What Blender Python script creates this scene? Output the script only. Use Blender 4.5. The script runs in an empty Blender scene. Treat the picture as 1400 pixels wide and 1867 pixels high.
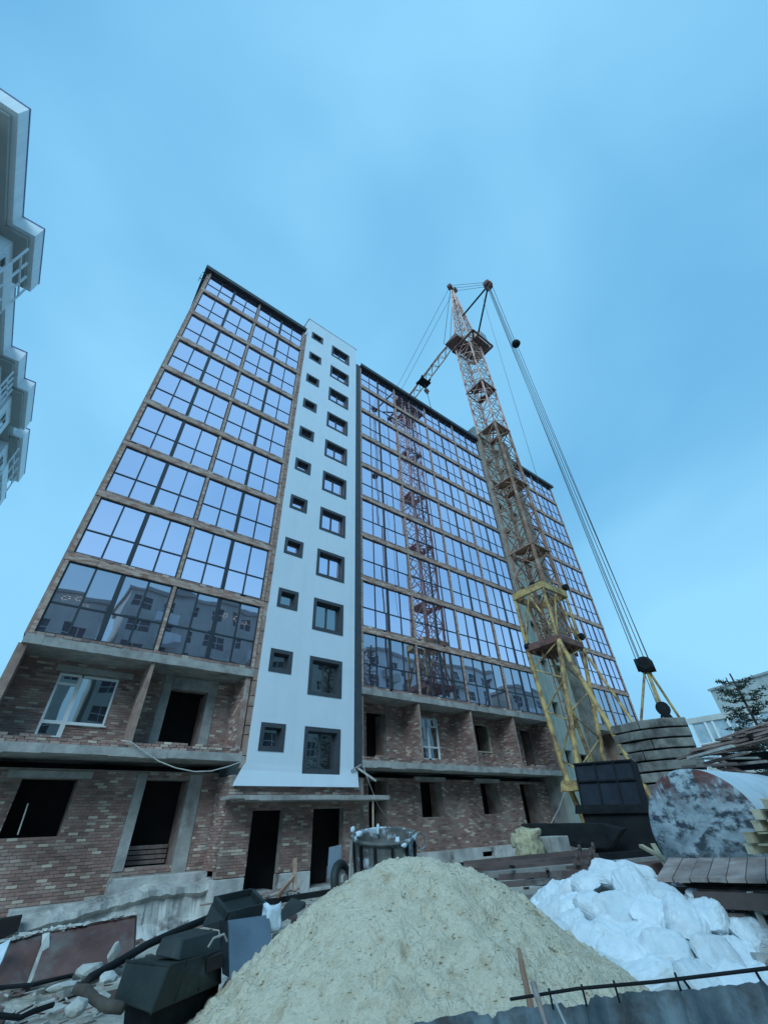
import bpy, bmesh, math, random
from mathutils import Vector, Matrix, noise
rad = math.radians
random.seed(7)
S = bpy.context.scene
COL = S.collection

# ------------------------------------------------------------------ camera
YAW, PITCH, ROLL = rad(39.024), rad(37.568), rad(-2.782)
FPX, IW, IH = 747.5, 1400.0, 1867.0
CAM = Vector((0.0, -16.94, 1.70))
cy, sy, cp, sp = math.cos(YAW), math.sin(YAW), math.cos(PITCH), math.sin(PITCH)
FW = Vector((sy*cp, cy*cp, sp)); _rt = Vector((cy, -sy, 0)); _up = _rt.cross(FW)
c_, s_ = math.cos(ROLL), math.sin(ROLL)
RT = c_*_rt + s_*_up; UP = -s_*_rt + c_*_up
cd = bpy.data.cameras.new('camera'); co = bpy.data.objects.new('camera', cd); COL.objects.link(co)
cd.sensor_fit = 'VERTICAL'; cd.sensor_height = 36.0; cd.lens = FPX*36.0/IH
cd.clip_start = 0.05; cd.clip_end = 3000
m = Matrix((RT, UP, -FW)).transposed().to_4x4(); m.translation = CAM
co.matrix_world = m
S.camera = co

# ------------------------------------------------------------------ world and sun
SUN_EL, SUN_AZ = 38.0, 229.0        # compass-like: direction the light comes from, from +y clockwise
W = bpy.data.worlds.new('World'); S.world = W; W.use_nodes = True
nt = W.node_tree; nt.nodes.clear(); N = nt.nodes.new; L = nt.links.new
out = N('ShaderNodeOutputWorld'); mixs = N('ShaderNodeMixShader'); b1 = N('ShaderNodeBackground'); b2 = N('ShaderNodeBackground')
sky = N('ShaderNodeTexSky'); sky.sky_type = 'NISHITA'; sky.sun_disc = False
sky.sun_elevation = rad(SUN_EL); sky.sun_rotation = rad(SUN_AZ); sky.air_density = 1.5; sky.dust_density = 2.0; sky.ozone_density = 3.0
L(sky.outputs[0], b1.inputs[0]); b1.inputs[1].default_value = 0.10
tc = N('ShaderNodeTexCoord'); mp = N('ShaderNodeMapping'); mp.inputs['Scale'].default_value = (1.0, 1.0, 1.6); mp.inputs['Location'].default_value = (0.35, 0.2, 0.1)
L(tc.outputs['Generated'], mp.inputs[0])
nz = N('ShaderNodeTexNoise'); nz.inputs['Scale'].default_value = 1.35; nz.inputs['Detail'].default_value = 5; nz.inputs['Roughness'].default_value = 0.42; nz.inputs['Distortion'].default_value = 0.4
L(mp.outputs[0], nz.inputs['Vector'])
cr = N('ShaderNodeValToRGB'); cr.color_ramp.elements[0].position = 0.33; cr.color_ramp.elements[1].position = 0.68
cr.color_ramp.elements[0].color = (0.122, 0.37, 0.62, 1); cr.color_ramp.elements[1].color = (0.225, 0.54, 0.79, 1)
L(nz.outputs['Fac'], cr.inputs[0]); L(cr.outputs[0], b2.inputs[0]); b2.inputs[1].default_value = 1.0
mixs.inputs[0].default_value = 0.90
L(b1.outputs[0], mixs.inputs[1]); L(b2.outputs[0], mixs.inputs[2]); L(mixs.outputs[0], out.inputs[0])
sl = bpy.data.lights.new('sun', 'SUN'); so = bpy.data.objects.new('sun', sl); COL.objects.link(so)
sl.energy = 1.5; sl.angle = rad(28); sl.color = (0.62, 0.85, 1.0)
d = Vector((math.sin(rad(SUN_AZ))*math.cos(rad(SUN_EL)), math.cos(rad(SUN_AZ))*math.cos(rad(SUN_EL)), math.sin(rad(SUN_EL))))
so.rotation_euler = d.to_track_quat('Z', 'Y').to_euler(); so.location = (0, -30, 60)
S.view_settings.view_transform = 'Standard'; S.view_settings.look = 'None'; S.view_settings.gamma = 1.0
S.view_settings.use_curve_mapping = False; S.view_settings.exposure = 0.48
S.render.engine = 'CYCLES'
S.cycles.max_bounces = 6; S.cycles.glossy_bounces = 3; S.cycles.diffuse_bounces = 3

# ------------------------------------------------------------------ helpers
def ray(u, v): return FW + RT*((u-IW/2)/FPX) + UP*((IH/2-v)/FPX)
def PH(u, v, h): d = ray(u, v); return CAM + d*(h/math.hypot(d.x, d.y))
def PY(u, v, y): d = ray(u, v); return CAM + d*((y-CAM.y)/d.y)
def PX(u, v, x): d = ray(u, v); return CAM + d*((x-CAM.x)/d.x)
def PZ(u, v, z): d = ray(u, v); return CAM + d*((z-CAM.z)/d.z)

def tag(o, label=None, cat=None, group=None, kind=None):
    if label: o['label'] = label
    if cat: o['category'] = cat
    if group: o['group'] = group
    if kind: o['kind'] = kind
    return o
def empty(name, loc=(0, 0, 0)):
    o = bpy.data.objects.new(name, None); COL.objects.link(o); o.location = loc; o.empty_display_size = 0.3
    return o
def thing(name, label, cat, loc=(0, 0, 0), group=None): return tag(empty(name, loc), label, cat, group)

class MB:
    def __init__(s): s.v = []; s.f = []; s.r = []; s.m = []
    def add(s, vs, fs, mi=0, r=None):
        n = len(s.v); s.v += [tuple(p) for p in vs]
        if r is None: r = random.random()
        for f in fs: s.f.append([n+i for i in f]); s.r.append(r); s.m.append(mi)
        return s
    def quad(s, a, b, c, d, mi=0, r=None): return s.add([a, b, c, d], [(0, 1, 2, 3)], mi, r)
    def box(s, x0, x1, y0, y1, z0, z1, mi=0, r=None):
        v = [(x0,y0,z0),(x1,y0,z0),(x1,y1,z0),(x0,y1,z0),(x0,y0,z1),(x1,y0,z1),(x1,y1,z1),(x0,y1,z1)]
        return s.add(v, [(0,3,2,1),(4,5,6,7),(0,1,5,4),(1,2,6,5),(2,3,7,6),(3,0,4,7)], mi, r)
    def bar(s, p, q, w, h=None, up=(0, 0, 1), mi=0, r=None):
        p, q = Vector(p), Vector(q); h = h or w; d = (q-p)
        if d.length < 1e-6: return s
        d.normalize(); a = d.cross(Vector(up))
        if a.length < 1e-3: a = d.cross(Vector((1, 0, 0)))
        a.normalize(); b = a.cross(d).normalized()
        a *= w/2; b *= h/2
        v = [p-a-b, p+a-b, p+a+b, p-a+b, q-a-b, q+a-b, q+a+b, q-a+b]
        return s.add(v, [(0,3,2,1),(4,5,6,7),(0,1,5,4),(1,2,6,5),(2,3,7,6),(3,0,4,7)], mi, r)
    def tube(s, pts, r, n=6, mi=0, rnd=None, caps=True):
        pts = [Vector(p) for p in pts]; rs = r if isinstance(r, (list, tuple)) else [r]*len(pts)
        ref = None; vs = []; fs = []
        for i, p in enumerate(pts):
            d = (pts[min(i+1, len(pts)-1)]-pts[max(i-1, 0)]).normalized()
            if ref is None:
                ref = d.orthogonal().normalized()
            a = (ref - d*ref.dot(d)).normalized(); ref = a; b = d.cross(a)
            for k in range(n):
                t = 2*math.pi*k/n; vs.append(p+(a*math.cos(t)+b*math.sin(t))*rs[i])
        for i in range(len(pts)-1):
            for k in range(n):
                fs.append((i*n+k, i*n+(k+1) % n, (i+1)*n+(k+1) % n, (i+1)*n+k))
        if caps: fs.append(tuple(range(n-1, -1, -1))); fs.append(tuple((len(pts)-1)*n+k for k in range(n)))
        return s.add(vs, fs, mi, rnd)
    def prism(s, pts, d, mi=0, r=None):
        pts = [Vector(p) for p in pts]; n = len(pts); d = Vector(d)
        vs = pts+[p+d for p in pts]
        fs = [tuple(range(n)), tuple(range(2*n-1, n-1, -1))]+[(i, n+i, n+(i+1) % n, (i+1) % n) for i in range(n)]
        return s.add(vs, fs, mi, r)
    def disc(s, c, ax, r, th, n=20, mi=0):
        c = Vector(c); ax = Vector(ax).normalized()
        return s.tube([c-ax*th/2, c+ax*th/2], r, n, mi)
    def hull(s, pts, mi=0, r=None):
        bm = bmesh.new()
        for p in pts: bm.verts.new(p)
        res = bmesh.ops.convex_hull(bm, input=bm.verts)
        bmesh.ops.dissolve_limit(bm, angle_limit=0.02, verts=bm.verts, edges=bm.edges)
        bm.verts.index_update(); bm.normal_update()
        s.add([v.co.copy() for v in bm.verts], [[v.index for v in f.verts] for f in bm.faces], mi, r); bm.free(); return s
    def mesh(s, name, mats, smooth=False):
        me = bpy.data.meshes.new(name); me.from_pydata(s.v, [], s.f)
        if not isinstance(mats, (list, tuple)): mats = [mats]
        for m_ in mats: me.materials.append(m_)
        at = me.attributes.new('rnd', 'FLOAT', 'FACE'); at.data.foreach_set('value', s.r)
        me.polygons.foreach_set('material_index', s.m)
        if smooth: me.polygons.foreach_set('use_smooth', [True]*len(s.f))
        me.validate(); me.update(); return me
    def build(s, name, mats, parent=None, smooth=False, bevel=0, loc=None):
        if loc is not None:
            loc = Vector(loc); s.v = [tuple(Vector(p)-loc) for p in s.v]
        me = s.mesh(name, mats, smooth)
        o = bpy.data.objects.new(name, me); COL.objects.link(o)
        if loc is not None: o.location = loc
        if parent is not None:
            o.parent = parent
            if loc is None: o.location = -gl(parent)
            else: o.location = Vector(loc)-gl(parent)
        if bevel:
            b = o.modifiers.new('bevel', 'BEVEL'); b.width = bevel; b.segments = 2; b.limit_method = 'ANGLE'; b.angle_limit = rad(40)
        return o
def builds(mb, name, mats, parent, bevel=0, kind=None):
    # one object for every separate piece that was added
    par = list(range(len(mb.v)))
    def find(a):
        while par[a] != a: par[a] = par[par[a]]; a = par[a]
        return a
    for f in mb.f:
        for i in f[1:]: par[find(i)] = find(f[0])
    comp = {}
    for fi, f in enumerate(mb.f): comp.setdefault(find(f[0]), []).append(fi)
    res = []
    for fl in comp.values():
        n = MB(); mp = {}
        for fi in fl:
            for i in mb.f[fi]:
                if i not in mp: mp[i] = len(n.v); n.v.append(mb.v[i])
            n.f.append([mp[i] for i in mb.f[fi]]); n.r.append(mb.r[fi]); n.m.append(mb.m[fi])
        res.append(n.build(name, mats, parent, bevel=bevel))
    return res
def gl(o):
    p = Vector(o.location)
    return p if o.parent is None else p + gl(o.parent)
def inst(name, me, parent, loc, scale=None, rot=None):
    o = bpy.data.objects.new(name, me); COL.objects.link(o)
    if parent is not None: o.parent = parent; o.location = Vector(loc)-gl(parent)
    else: o.location = loc
    if scale: o.scale = scale
    if rot: o.rotation_euler = rot
    return o
def copy_tree(o, parent=None):
    c = o.copy(); COL.objects.link(c); c.parent = parent
    for ch in list(o.children): copy_tree(ch, c)
    return c

# ------------------------------------------------------------------ materials
def mat(name, c1, c2, scale=3.0, rough=0.8, bump=0.2, c3=None, s3=0.6, t3=(0.55, 0.65), metal=0.0, rnd=0.0, bscale=None, stretch=None, spec=0.5, detail=6, bdist=0.02, streak=0.0):
    M = bpy.data.materials.new(name); M.use_nodes = True; t = M.node_tree; t.nodes.clear(); N = t.nodes.new; L = t.links.new
    o = N('ShaderNodeOutputMaterial'); p = N('ShaderNodeBsdfPrincipled'); L(p.outputs[0], o.inputs[0])
    p.inputs['Roughness'].default_value = rough; p.inputs['Metallic'].default_value = metal
    p.inputs['Specular IOR Level'].default_value = spec
    tc = N('ShaderNodeTexCoord'); mp = N('ShaderNodeMapping'); L(tc.outputs['Object'], mp.inputs[0])
    if stretch: mp.inputs['Scale'].default_value = stretch
    n1 = N('ShaderNodeTexNoise'); n1.inputs['Scale'].default_value = scale; n1.inputs['Detail'].default_value = detail; n1.inputs['Roughness'].default_value = 0.62
    L(mp.outputs[0], n1.inputs['Vector'])
    r1 = N('ShaderNodeValToRGB'); r1.color_ramp.elements[0].position = 0.34; r1.color_ramp.elements[1].position = 0.66
    r1.color_ramp.elements[0].color = (*c1, 1); r1.color_ramp.elements[1].color = (*c2, 1); L(n1.outputs['Fac'], r1.inputs[0])
    col = r1.outputs[0]
    if c3:
        n3 = N('ShaderNodeTexNoise'); n3.inputs['Scale'].default_value = s3; n3.inputs['Detail'].default_value = 7; n3.inputs['Roughness'].default_value = 0.65
        L(mp.outputs[0], n3.inputs['Vector'])
        m3 = N('ShaderNodeMapRange'); m3.inputs[1].default_value = t3[0]; m3.inputs[2].default_value = t3[1]; L(n3.outputs['Fac'], m3.inputs[0])
        mx = N('ShaderNodeMix'); mx.data_type = 'RGBA'; L(m3.outputs[0], mx.inputs[0]); L(col, mx.inputs[6]); mx.inputs[7].default_value = (*c3, 1); col = mx.outputs[2]
    if streak:
        ms = N('ShaderNodeMapping'); ms.inputs['Scale'].default_value = (2.2, 2.2, 0.10); L(tc.outputs['Object'], ms.inputs[0])
        ns = N('ShaderNodeTexNoise'); ns.inputs['Scale'].default_value = 1.6; ns.inputs['Detail'].default_value = 6; L(ms.outputs[0], ns.inputs['Vector'])
        mr = N('ShaderNodeMapRange'); mr.inputs[1].default_value = 0.45; mr.inputs[2].default_value = 0.8; mr.inputs[3].default_value = 1.0; mr.inputs[4].default_value = 1-streak
        L(ns.outputs['Fac'], mr.inputs[0])
        mm = N('ShaderNodeMix'); mm.data_type = 'RGBA'; mm.blend_type = 'MULTIPLY'; mm.inputs[0].default_value = 1; L(col, mm.inputs[6]); L(mr.outputs[0], mm.inputs[7]); col = mm.outputs[2]
    if rnd:
        at = N('ShaderNodeAttribute'); at.attribute_name = 'rnd'; oi = N('ShaderNodeObjectInfo')
        ad = N('ShaderNodeMath'); ad.operation = 'ADD'; L(at.outputs['Fac'], ad.inputs[0]); L(oi.outputs['Random'], ad.inputs[1])
        fr = N('ShaderNodeMath'); fr.operation = 'FRACT'; L(ad.outputs[0], fr.inputs[0])
        mr = N('ShaderNodeMapRange'); mr.inputs[3].default_value = 1-rnd; mr.inputs[4].default_value = 1+rnd; L(fr.outputs[0], mr.inputs[0])
        mm = N('ShaderNodeMix'); mm.data_type = 'RGBA'; mm.blend_type = 'MULTIPLY'; mm.inputs[0].default_value = 1; L(col, mm.inputs[6]); L(mr.outputs[0], mm.inputs[7]); col = mm.outputs[2]
    L(col, p.inputs['Base Color'])
    if bump:
        nb = N('ShaderNodeTexNoise'); nb.inputs['Scale'].default_value = bscale or scale*4; nb.inputs['Detail'].default_value = 5
        L(mp.outputs[0], nb.inputs['Vector'])
        bp = N('ShaderNodeBump'); bp.inputs['Strength'].default_value = bump; bp.inputs['Distance'].default_value = bdist
        L(nb.outputs['Fac'], bp.inputs['Height']); L(bp.outputs[0], p.inputs['Normal'])
    return M

def brick_mat():
    M = mat('brick', (0.3, 0.15, 0.12), (0.3, 0.15, 0.12), bump=0.5, bscale=60)
    t = M.node_tree; N = t.nodes.new; L = t.links.new
    p = [n for n in t.nodes if n.type == 'BSDF_PRINCIPLED'][0]
    at = N('ShaderNodeAttribute'); at.attribute_name = 'rnd'; oi = N('ShaderNodeObjectInfo')
    ad = N('ShaderNodeMath'); ad.operation = 'ADD'; L(at.outputs['Fac'], ad.inputs[0]); L(oi.outputs['Random'], ad.inputs[1])
    fr = N('ShaderNodeMath'); fr.operation = 'FRACT'; L(ad.outputs[0], fr.inputs[0])
    r = N('ShaderNodeValToRGB'); e = r.color_ramp.elements
    cols = [(0, (0.20, 0.122, 0.105)), (0.2, (0.28, 0.165, 0.138)), (0.42, (0.34, 0.195, 0.158)), (0.62, (0.31, 0.195, 0.168)), (0.82, (0.40, 0.285, 0.235)), (1, (0.62, 0.53, 0.43))]
    e[0].position = 0; e[0].color = (*cols[0][1], 1); e[1].position = 1; e[1].color = (*cols[-1][1], 1)
    for q, c in cols[1:-1]: k = e.new(q); k.color = (*c, 1)
    L(fr.outputs[0], r.inputs[0])
    g = N('ShaderNodeNewGeometry')
    n = N('ShaderNodeTexNoise'); n.inputs['Scale'].default_value = 1.1; n.inputs['Detail'].default_value = 9; n.inputs['Roughness'].default_value = 0.7; L(g.outputs['Position'], n.inputs['Vector'])
    mr = N('ShaderNodeMapRange'); mr.inputs[1].default_value = 0.5; mr.inputs[2].default_value = 0.72; mr.inputs[4].default_value = 0.75; L(n.outputs['Fac'], mr.inputs[0])
    mx = N('ShaderNodeMix'); mx.data_type = 'RGBA'; L(mr.outputs[0], mx.inputs[0]); L(r.outputs[0], mx.inputs[6]); mx.inputs[7].default_value = (0.38, 0.32, 0.285, 1)
    n2 = N('ShaderNodeTexNoise'); n2.inputs['Scale'].default_value = 0.6; n2.inputs['Detail'].default_value = 4; L(g.outputs['Position'], n2.inputs['Vector'])
    m2 = N('ShaderNodeMapRange'); m2.inputs[1].default_value = 0.35; m2.inputs[2].default_value = 0.65; m2.inputs[3].default_value = 0.7; m2.inputs[4].default_value = 1.15; L(n2.outputs['Fac'], m2.inputs[0])
    mm = N('ShaderNodeMix'); mm.data_type = 'RGBA'; mm.blend_type = 'MULTIPLY'; mm.inputs[0].default_value = 1; L(mx.outputs[2], mm.inputs[6]); L(m2.outputs[0], mm.inputs[7])
    L(mm.outputs[2], p.inputs['Base Color']); return M

def glass_mat(name, tint, dark, fac, wav=0.06, scale=0.7):
    M = bpy.data.materials.new(name); M.use_nodes = True; t = M.node_tree; t.nodes.clear(); N = t.nodes.new; L = t.links.new
    o = N('ShaderNodeOutputMaterial'); mx = N('ShaderNodeMixShader'); g = N('ShaderNodeBsdfGlossy'); d = N('ShaderNodeBsdfDiffuse')
    g.inputs['Color'].default_value = (*tint, 1); g.inputs['Roughness'].default_value = 0.015; d.inputs['Color'].default_value = (*dark, 1)
    fr = N('ShaderNodeFresnel'); fr.inputs[0].default_value = 1.9
    ad = N('ShaderNodeMath'); ad.operation = 'ADD'; ad.use_clamp = True; L(fr.outputs[0], ad.inputs[0]); ad.inputs[1].default_value = fac-0.12
    L(ad.outputs[0], mx.inputs[0]); L(d.outputs[0], mx.inputs[1]); L(g.outputs[0], mx.inputs[2]); L(mx.outputs[0], o.inputs[0])
    ge = N('ShaderNodeNewGeometry'); n = N('ShaderNodeTexNoise'); n.inputs['Scale'].default_value = scale; n.inputs['Detail'].default_value = 0.6; n.inputs['Distortion'].default_value = 0.4
    oi = N('ShaderNodeObjectInfo'); at = N('ShaderNodeAttribute'); at.attribute_name = 'rnd'
    a2 = N('ShaderNodeMath'); a2.operation = 'ADD'; L(oi.outputs['Random'], a2.inputs[0]); L(at.outputs['Fac'], a2.inputs[1])
    m7 = N('ShaderNodeMath'); m7.operation = 'MULTIPLY'; L(a2.outputs[0], m7.inputs[0]); m7.inputs[1].default_value = 37.0
    vadd = N('ShaderNodeVectorMath'); vadd.operation = 'ADD'; L(ge.outputs['Position'], vadd.inputs[0]); L(m7.outputs[0], vadd.inputs[1])
    L(vadd.outputs[0], n.inputs['Vector'])
    b = N('ShaderNodeBump'); b.inputs['Strength'].default_value = 1.0; b.inputs['Distance'].default_value = wav; L(n.outputs['Fac'], b.inputs['Height']); L(b.outputs[0], g.inputs['Normal'])
    return M

BRICK = brick_mat()
MORTAR = mat('mortar', (0.22, 0.175, 0.15), (0.34, 0.29, 0.255), 4, 0.95, 0.6, bscale=30)
ROUGHB = mat('rendered brick', (0.23, 0.145, 0.12), (0.38, 0.265, 0.215), 2.5, 0.95, 0.7, c3=(0.40, 0.35, 0.31), s3=0.9, bscale=22)
CONC = mat('concrete', (0.26, 0.25, 0.235), (0.42, 0.41, 0.385), 2.2, 0.92, 0.45, c3=(0.15, 0.14, 0.13), s3=0.8, t3=(0.52, 0.72), bscale=18)
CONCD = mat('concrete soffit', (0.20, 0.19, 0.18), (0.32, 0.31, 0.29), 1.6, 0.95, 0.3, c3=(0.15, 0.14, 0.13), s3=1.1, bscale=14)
EDGE = mat('slab edge', (0.34, 0.19, 0.14), (0.56, 0.46, 0.39), 1.6, 0.92, 0.6, c3=(0.29, 0.15, 0.11), s3=2.3, t3=(0.5, 0.6), bscale=20, stretch=(1, 1, 4))
PLINTH = mat('plinth concrete', (0.28, 0.28, 0.27), (0.54, 0.54, 0.51), 1.4, 0.9, 0.6, c3=(0.16, 0.15, 0.14), s3=1.0, bscale=12, bdist=0.03)
WHITE = mat('white plaster', (0.60, 0.69, 0.76), (0.67, 0.76, 0.82), 0.5, 0.85, 0.15, c3=(0.55, 0.65, 0.72), s3=0.5, t3=(0.48, 0.75), bscale=50, streak=0.05)
DARKM = mat('anthracite frame', (0.022, 0.028, 0.036), (0.032, 0.040, 0.050), 4, 0.45, 0.02)
TRIM = mat('anthracite trim', (0.040, 0.048, 0.058), (0.055, 0.064, 0.075), 3, 0.6, 0.05)
ROOFM = mat('dark roof metal', (0.018, 0.02, 0.026), (0.035, 0.038, 0.045), 3, 0.5, 0.05)
BLACK = mat('dark interior', (0.012, 0.011, 0.011), (0.02, 0.018, 0.018), 2, 1.0, 0)  # near-black colour stands in for the shade inside rooms and openings
PVC = mat('white window frame', (0.70, 0.72, 0.72), (0.78, 0.79, 0.78), 3, 0.4, 0.0)
GLASS = glass_mat('mirror glazing', (1.0, 0.855, 1.0), (0.27, 0.17, 0.27), 0.90, 0.003, 0.6)
GLASSW = glass_mat('wavy glazing', (0.80, 0.78, 0.90), (0.07, 0.055, 0.07), 0.56, 0.013, 0.5)  # dimmer copy of the glazing; the darker street reflection is put into its colour
GLASSD = glass_mat('clear glazing', (0.75, 0.8, 0.85), (0.02, 0.02, 0.022), 0.42, 0.006, 0.6)
GREEN = mat('grey green render', (0.34, 0.38, 0.33), (0.47, 0.51, 0.45), 0.9, 0.95, 0.4, c3=(0.22, 0.22, 0.19), s3=0.9, t3=(0.55, 0.75), bscale=14, streak=0.35)
DARKR = mat('rough dark render', (0.10, 0.09, 0.075), (0.23, 0.215, 0.18), 1.3, 0.95, 0.9, c3=(0.26, 0.25, 0.22), s3=1.5, t3=(0.6, 0.7), bscale=9, bdist=0.06)
SAND = mat('sand', (0.55, 0.485, 0.35), (0.78, 0.71, 0.56), 2.6, 0.98, 1.0, c3=(0.38, 0.29, 0.17), s3=2.6, t3=(0.52, 0.72), bscale=30, bdist=0.05, detail=9)
GROUND = mat('ground', (0.24, 0.22, 0.185), (0.44, 0.41, 0.35), 1.3, 0.97, 0.9, c3=(0.56, 0.54, 0.47), s3=0.8, t3=(0.44, 0.66), bscale=9, bdist=0.05)
YEL = mat('weathered yellow steel', (0.38, 0.26, 0.085), (0.58, 0.43, 0.17), 1.6, 0.65, 0.25, c3=(0.16, 0.085, 0.05), s3=1.9, t3=(0.45, 0.62), bscale=25)
BRN = mat('rusty brown steel', (0.22, 0.11, 0.07), (0.38, 0.235, 0.165), 2.0, 0.8, 0.3, c3=(0.42, 0.34, 0.27), s3=2.0, t3=(0.55, 0.7))
PINK = mat('faded orange red steel', (0.60, 0.33, 0.26), (0.74, 0.50, 0.42), 1.2, 0.7, 0.2, c3=(0.30, 0.12, 0.085), s3=1.5, t3=(0.5, 0.62))
DKRED = mat('rusty plate', (0.13, 0.06, 0.05), (0.21, 0.11, 0.09), 2.2, 0.85, 0.3, c3=(0.07, 0.05, 0.045), s3=1.8)
ROPE = mat('steel rope', (0.05, 0.055, 0.06), (0.09, 0.095, 0.10), 8, 0.6, 0.0)
BLKM = mat('black steel', (0.007, 0.009, 0.011), (0.016, 0.019, 0.022), 2.5, 0.8, 0.2, c3=(0.035, 0.03, 0.026), s3=2.0, t3=(0.58, 0.75), spec=.2)
NAVY = mat('navy steel', (0.007, 0.012, 0.022), (0.014, 0.024, 0.038), 2.5, 0.7, 0.2, c3=(0.03, 0.028, 0.028), s3=2.0, t3=(0.6, 0.75), spec=.25)
CW = mat('counterweight concrete', (0.15, 0.15, 0.135), (0.32, 0.32, 0.29), 1.6, 0.93, 0.6, c3=(0.07, 0.065, 0.06), s3=1.4, t3=(0.48, 0.68), rnd=0.22, bscale=12)
WOOD = mat('old boards', (0.15, 0.10, 0.085), (0.30, 0.225, 0.20), 2.2, 0.9, 0.4, c3=(0.42, 0.38, 0.35), s3=1.3, t3=(0.56, 0.7), rnd=0.35, stretch=(1, 1, 1))
WOODY = mat('fresh timber', (0.38, 0.31, 0.20), (0.56, 0.49, 0.35), 3, 0.8, 0.3, rnd=0.15)
SACK = mat('white woven sack', (0.60, 0.68, 0.72), (0.78, 0.84, 0.87), 3.5, 0.75, 0.6, c3=(0.46, 0.48, 0.48), s3=2.2, t3=(0.52, 0.75), rnd=0.10, bscale=11, bdist=0.035)
TIN = mat('galvanised sheet', (0.09, 0.13, 0.155), (0.23, 0.29, 0.32), 5.0, 0.55, 0.3, c3=(0.075, 0.07, 0.07), s3=4.5, t3=(0.48, 0.66), metal=0.25, streak=0.3)
RUST = mat('rusty formwork', (0.07, 0.05, 0.045), (0.15, 0.105, 0.095), 1.3, 0.8, 0.3, c3=(0.25, 0.25, 0.235), s3=1.0, t3=(0.58, 0.72), streak=0.3)
HOOD = mat('faded black hood', (0.014, 0.021, 0.021), (0.034, 0.045, 0.044), 1.6, 0.6, 0.3, c3=(0.09, 0.11, 0.10), s3=2.0, t3=(0.56, 0.8), spec=.3)
BLUEG = mat('blue grey sheet', (0.075, 0.115, 0.16), (0.12, 0.17, 0.22), 0.8, 0.6, 0.1, streak=0.35)
STONE = mat('pale stone', (0.36, 0.36, 0.33), (0.56, 0.56, 0.52), 3, 0.9, 0.5)
RAG = mat('pale blue cloth', (0.50, 0.62, 0.70), (0.68, 0.78, 0.84), 5, 0.9, 0.4)
NEEDLE = mat('dark needles', (0.016, 0.032, 0.022), (0.045, 0.07, 0.05), 3, 0.8, 0.0, rnd=0.4)
BARK = mat('bark', (0.05, 0.04, 0.033), (0.10, 0.085, 0.07), 5, 0.95, 0.5)
CREAM = mat('pale wall panels', (0.46, 0.47, 0.44), (0.58, 0.59, 0.55), 0.4, 0.9, 0.1, c3=(0.40, 0.41, 0.40), s3=0.3, streak=0.15)
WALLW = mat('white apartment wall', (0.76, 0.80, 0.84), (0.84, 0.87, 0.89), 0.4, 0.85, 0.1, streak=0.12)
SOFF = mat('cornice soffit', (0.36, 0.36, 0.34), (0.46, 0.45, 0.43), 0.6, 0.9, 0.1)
BLUEE = mat('blue roof edge', (0.07, 0.10, 0.24), (0.10, 0.14, 0.30), 3, 0.5, 0.0)

def tank_mat():
    M = mat('chalky tank end', (0.24, 0.30, 0.33), (0.46, 0.54, 0.58), 3.0, 0.75, 0.5, c3=(0.035, 0.05, 0.065), s3=4.2, t3=(0.47, 0.60), bscale=14, bdist=0.02, stretch=(1, 1.0, 1.6))
    t = M.node_tree; N = t.nodes.new; L = t.links.new
    p = [n for n in t.nodes if n.type == 'BSDF_PRINCIPLED'][0]; src = p.inputs['Base Color'].links[0].from_socket
    tc = N('ShaderNodeTexCoord'); mp = N('ShaderNodeMapping'); mp.inputs['Scale'].default_value = (1, 3.2, 1.0); L(tc.outputs['Object'], mp.inputs[0])
    n = N('ShaderNodeTexNoise'); n.inputs['Scale'].default_value = 1.8; n.inputs['Detail'].default_value = 5; L(mp.outputs[0], n.inputs['Vector'])
    sx = N('ShaderNodeSeparateXYZ'); L(tc.outputs['Object'], sx.inputs[0])
    zr = N('ShaderNodeMapRange'); zr.inputs[1].default_value = 0.25; zr.inputs[2].default_value = 0.85; L(sx.outputs[2], zr.inputs[0])
    th = N('ShaderNodeMapRange'); th.inputs[1].default_value = 0.47; th.inputs[2].default_value = 0.54; L(n.outputs['Fac'], th.inputs[0])
    mu = N('ShaderNodeMath'); mu.operation = 'MULTIPLY'; L(zr.outputs[0], mu.inputs[0]); L(th.outputs[0], mu.inputs[1])
    mx = N('ShaderNodeMix'); mx.data_type = 'RGBA'; L(mu.outputs[0], mx.inputs[0]); L(src, mx.inputs[6]); mx.inputs[7].default_value = (0.12, 0.04, 0.03, 1)
    # dark mottling over the lower half of the end plate
    z2 = N('ShaderNodeMapRange'); z2.inputs[1].default_value = 0.15; z2.inputs[2].default_value = -0.45; z2.inputs[4].default_value = 0.85; L(sx.outputs[2], z2.inputs[0])
    n2 = N('ShaderNodeTexNoise'); n2.inputs['Scale'].default_value = 5; n2.inputs['Detail'].default_value = 7; L(tc.outputs['Object'], n2.inputs['Vector'])
    t2 = N('ShaderNodeMapRange'); t2.inputs[1].default_value = 0.42; t2.inputs[2].default_value = 0.50; L(n2.outputs['Fac'], t2.inputs[0])
    mu2 = N('ShaderNodeMath'); mu2.operation = 'MULTIPLY'; L(z2.outputs[0], mu2.inputs[0]); L(t2.outputs[0], mu2.inputs[1])
    mx2 = N('ShaderNodeMix'); mx2.data_type = 'RGBA'; L(mu2.outputs[0], mx2.inputs[0]); L(mx.outputs[2], mx2.inputs[6]); mx2.inputs[7].default_value = (0.06, 0.085, 0.095, 1)
    L(mx2.outputs[2], p.inputs['Base Color']); return M
TANK = tank_mat()
EMIT = bpy.data.materials.new('lamp glow'); EMIT.use_nodes = True
_p = EMIT.node_tree.nodes['Principled BSDF']; _p.inputs['Emission Color'].default_value = (1.0, 0.86, 0.66, 1); _p.inputs['Emission Strength'].default_value = 1.6

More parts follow.
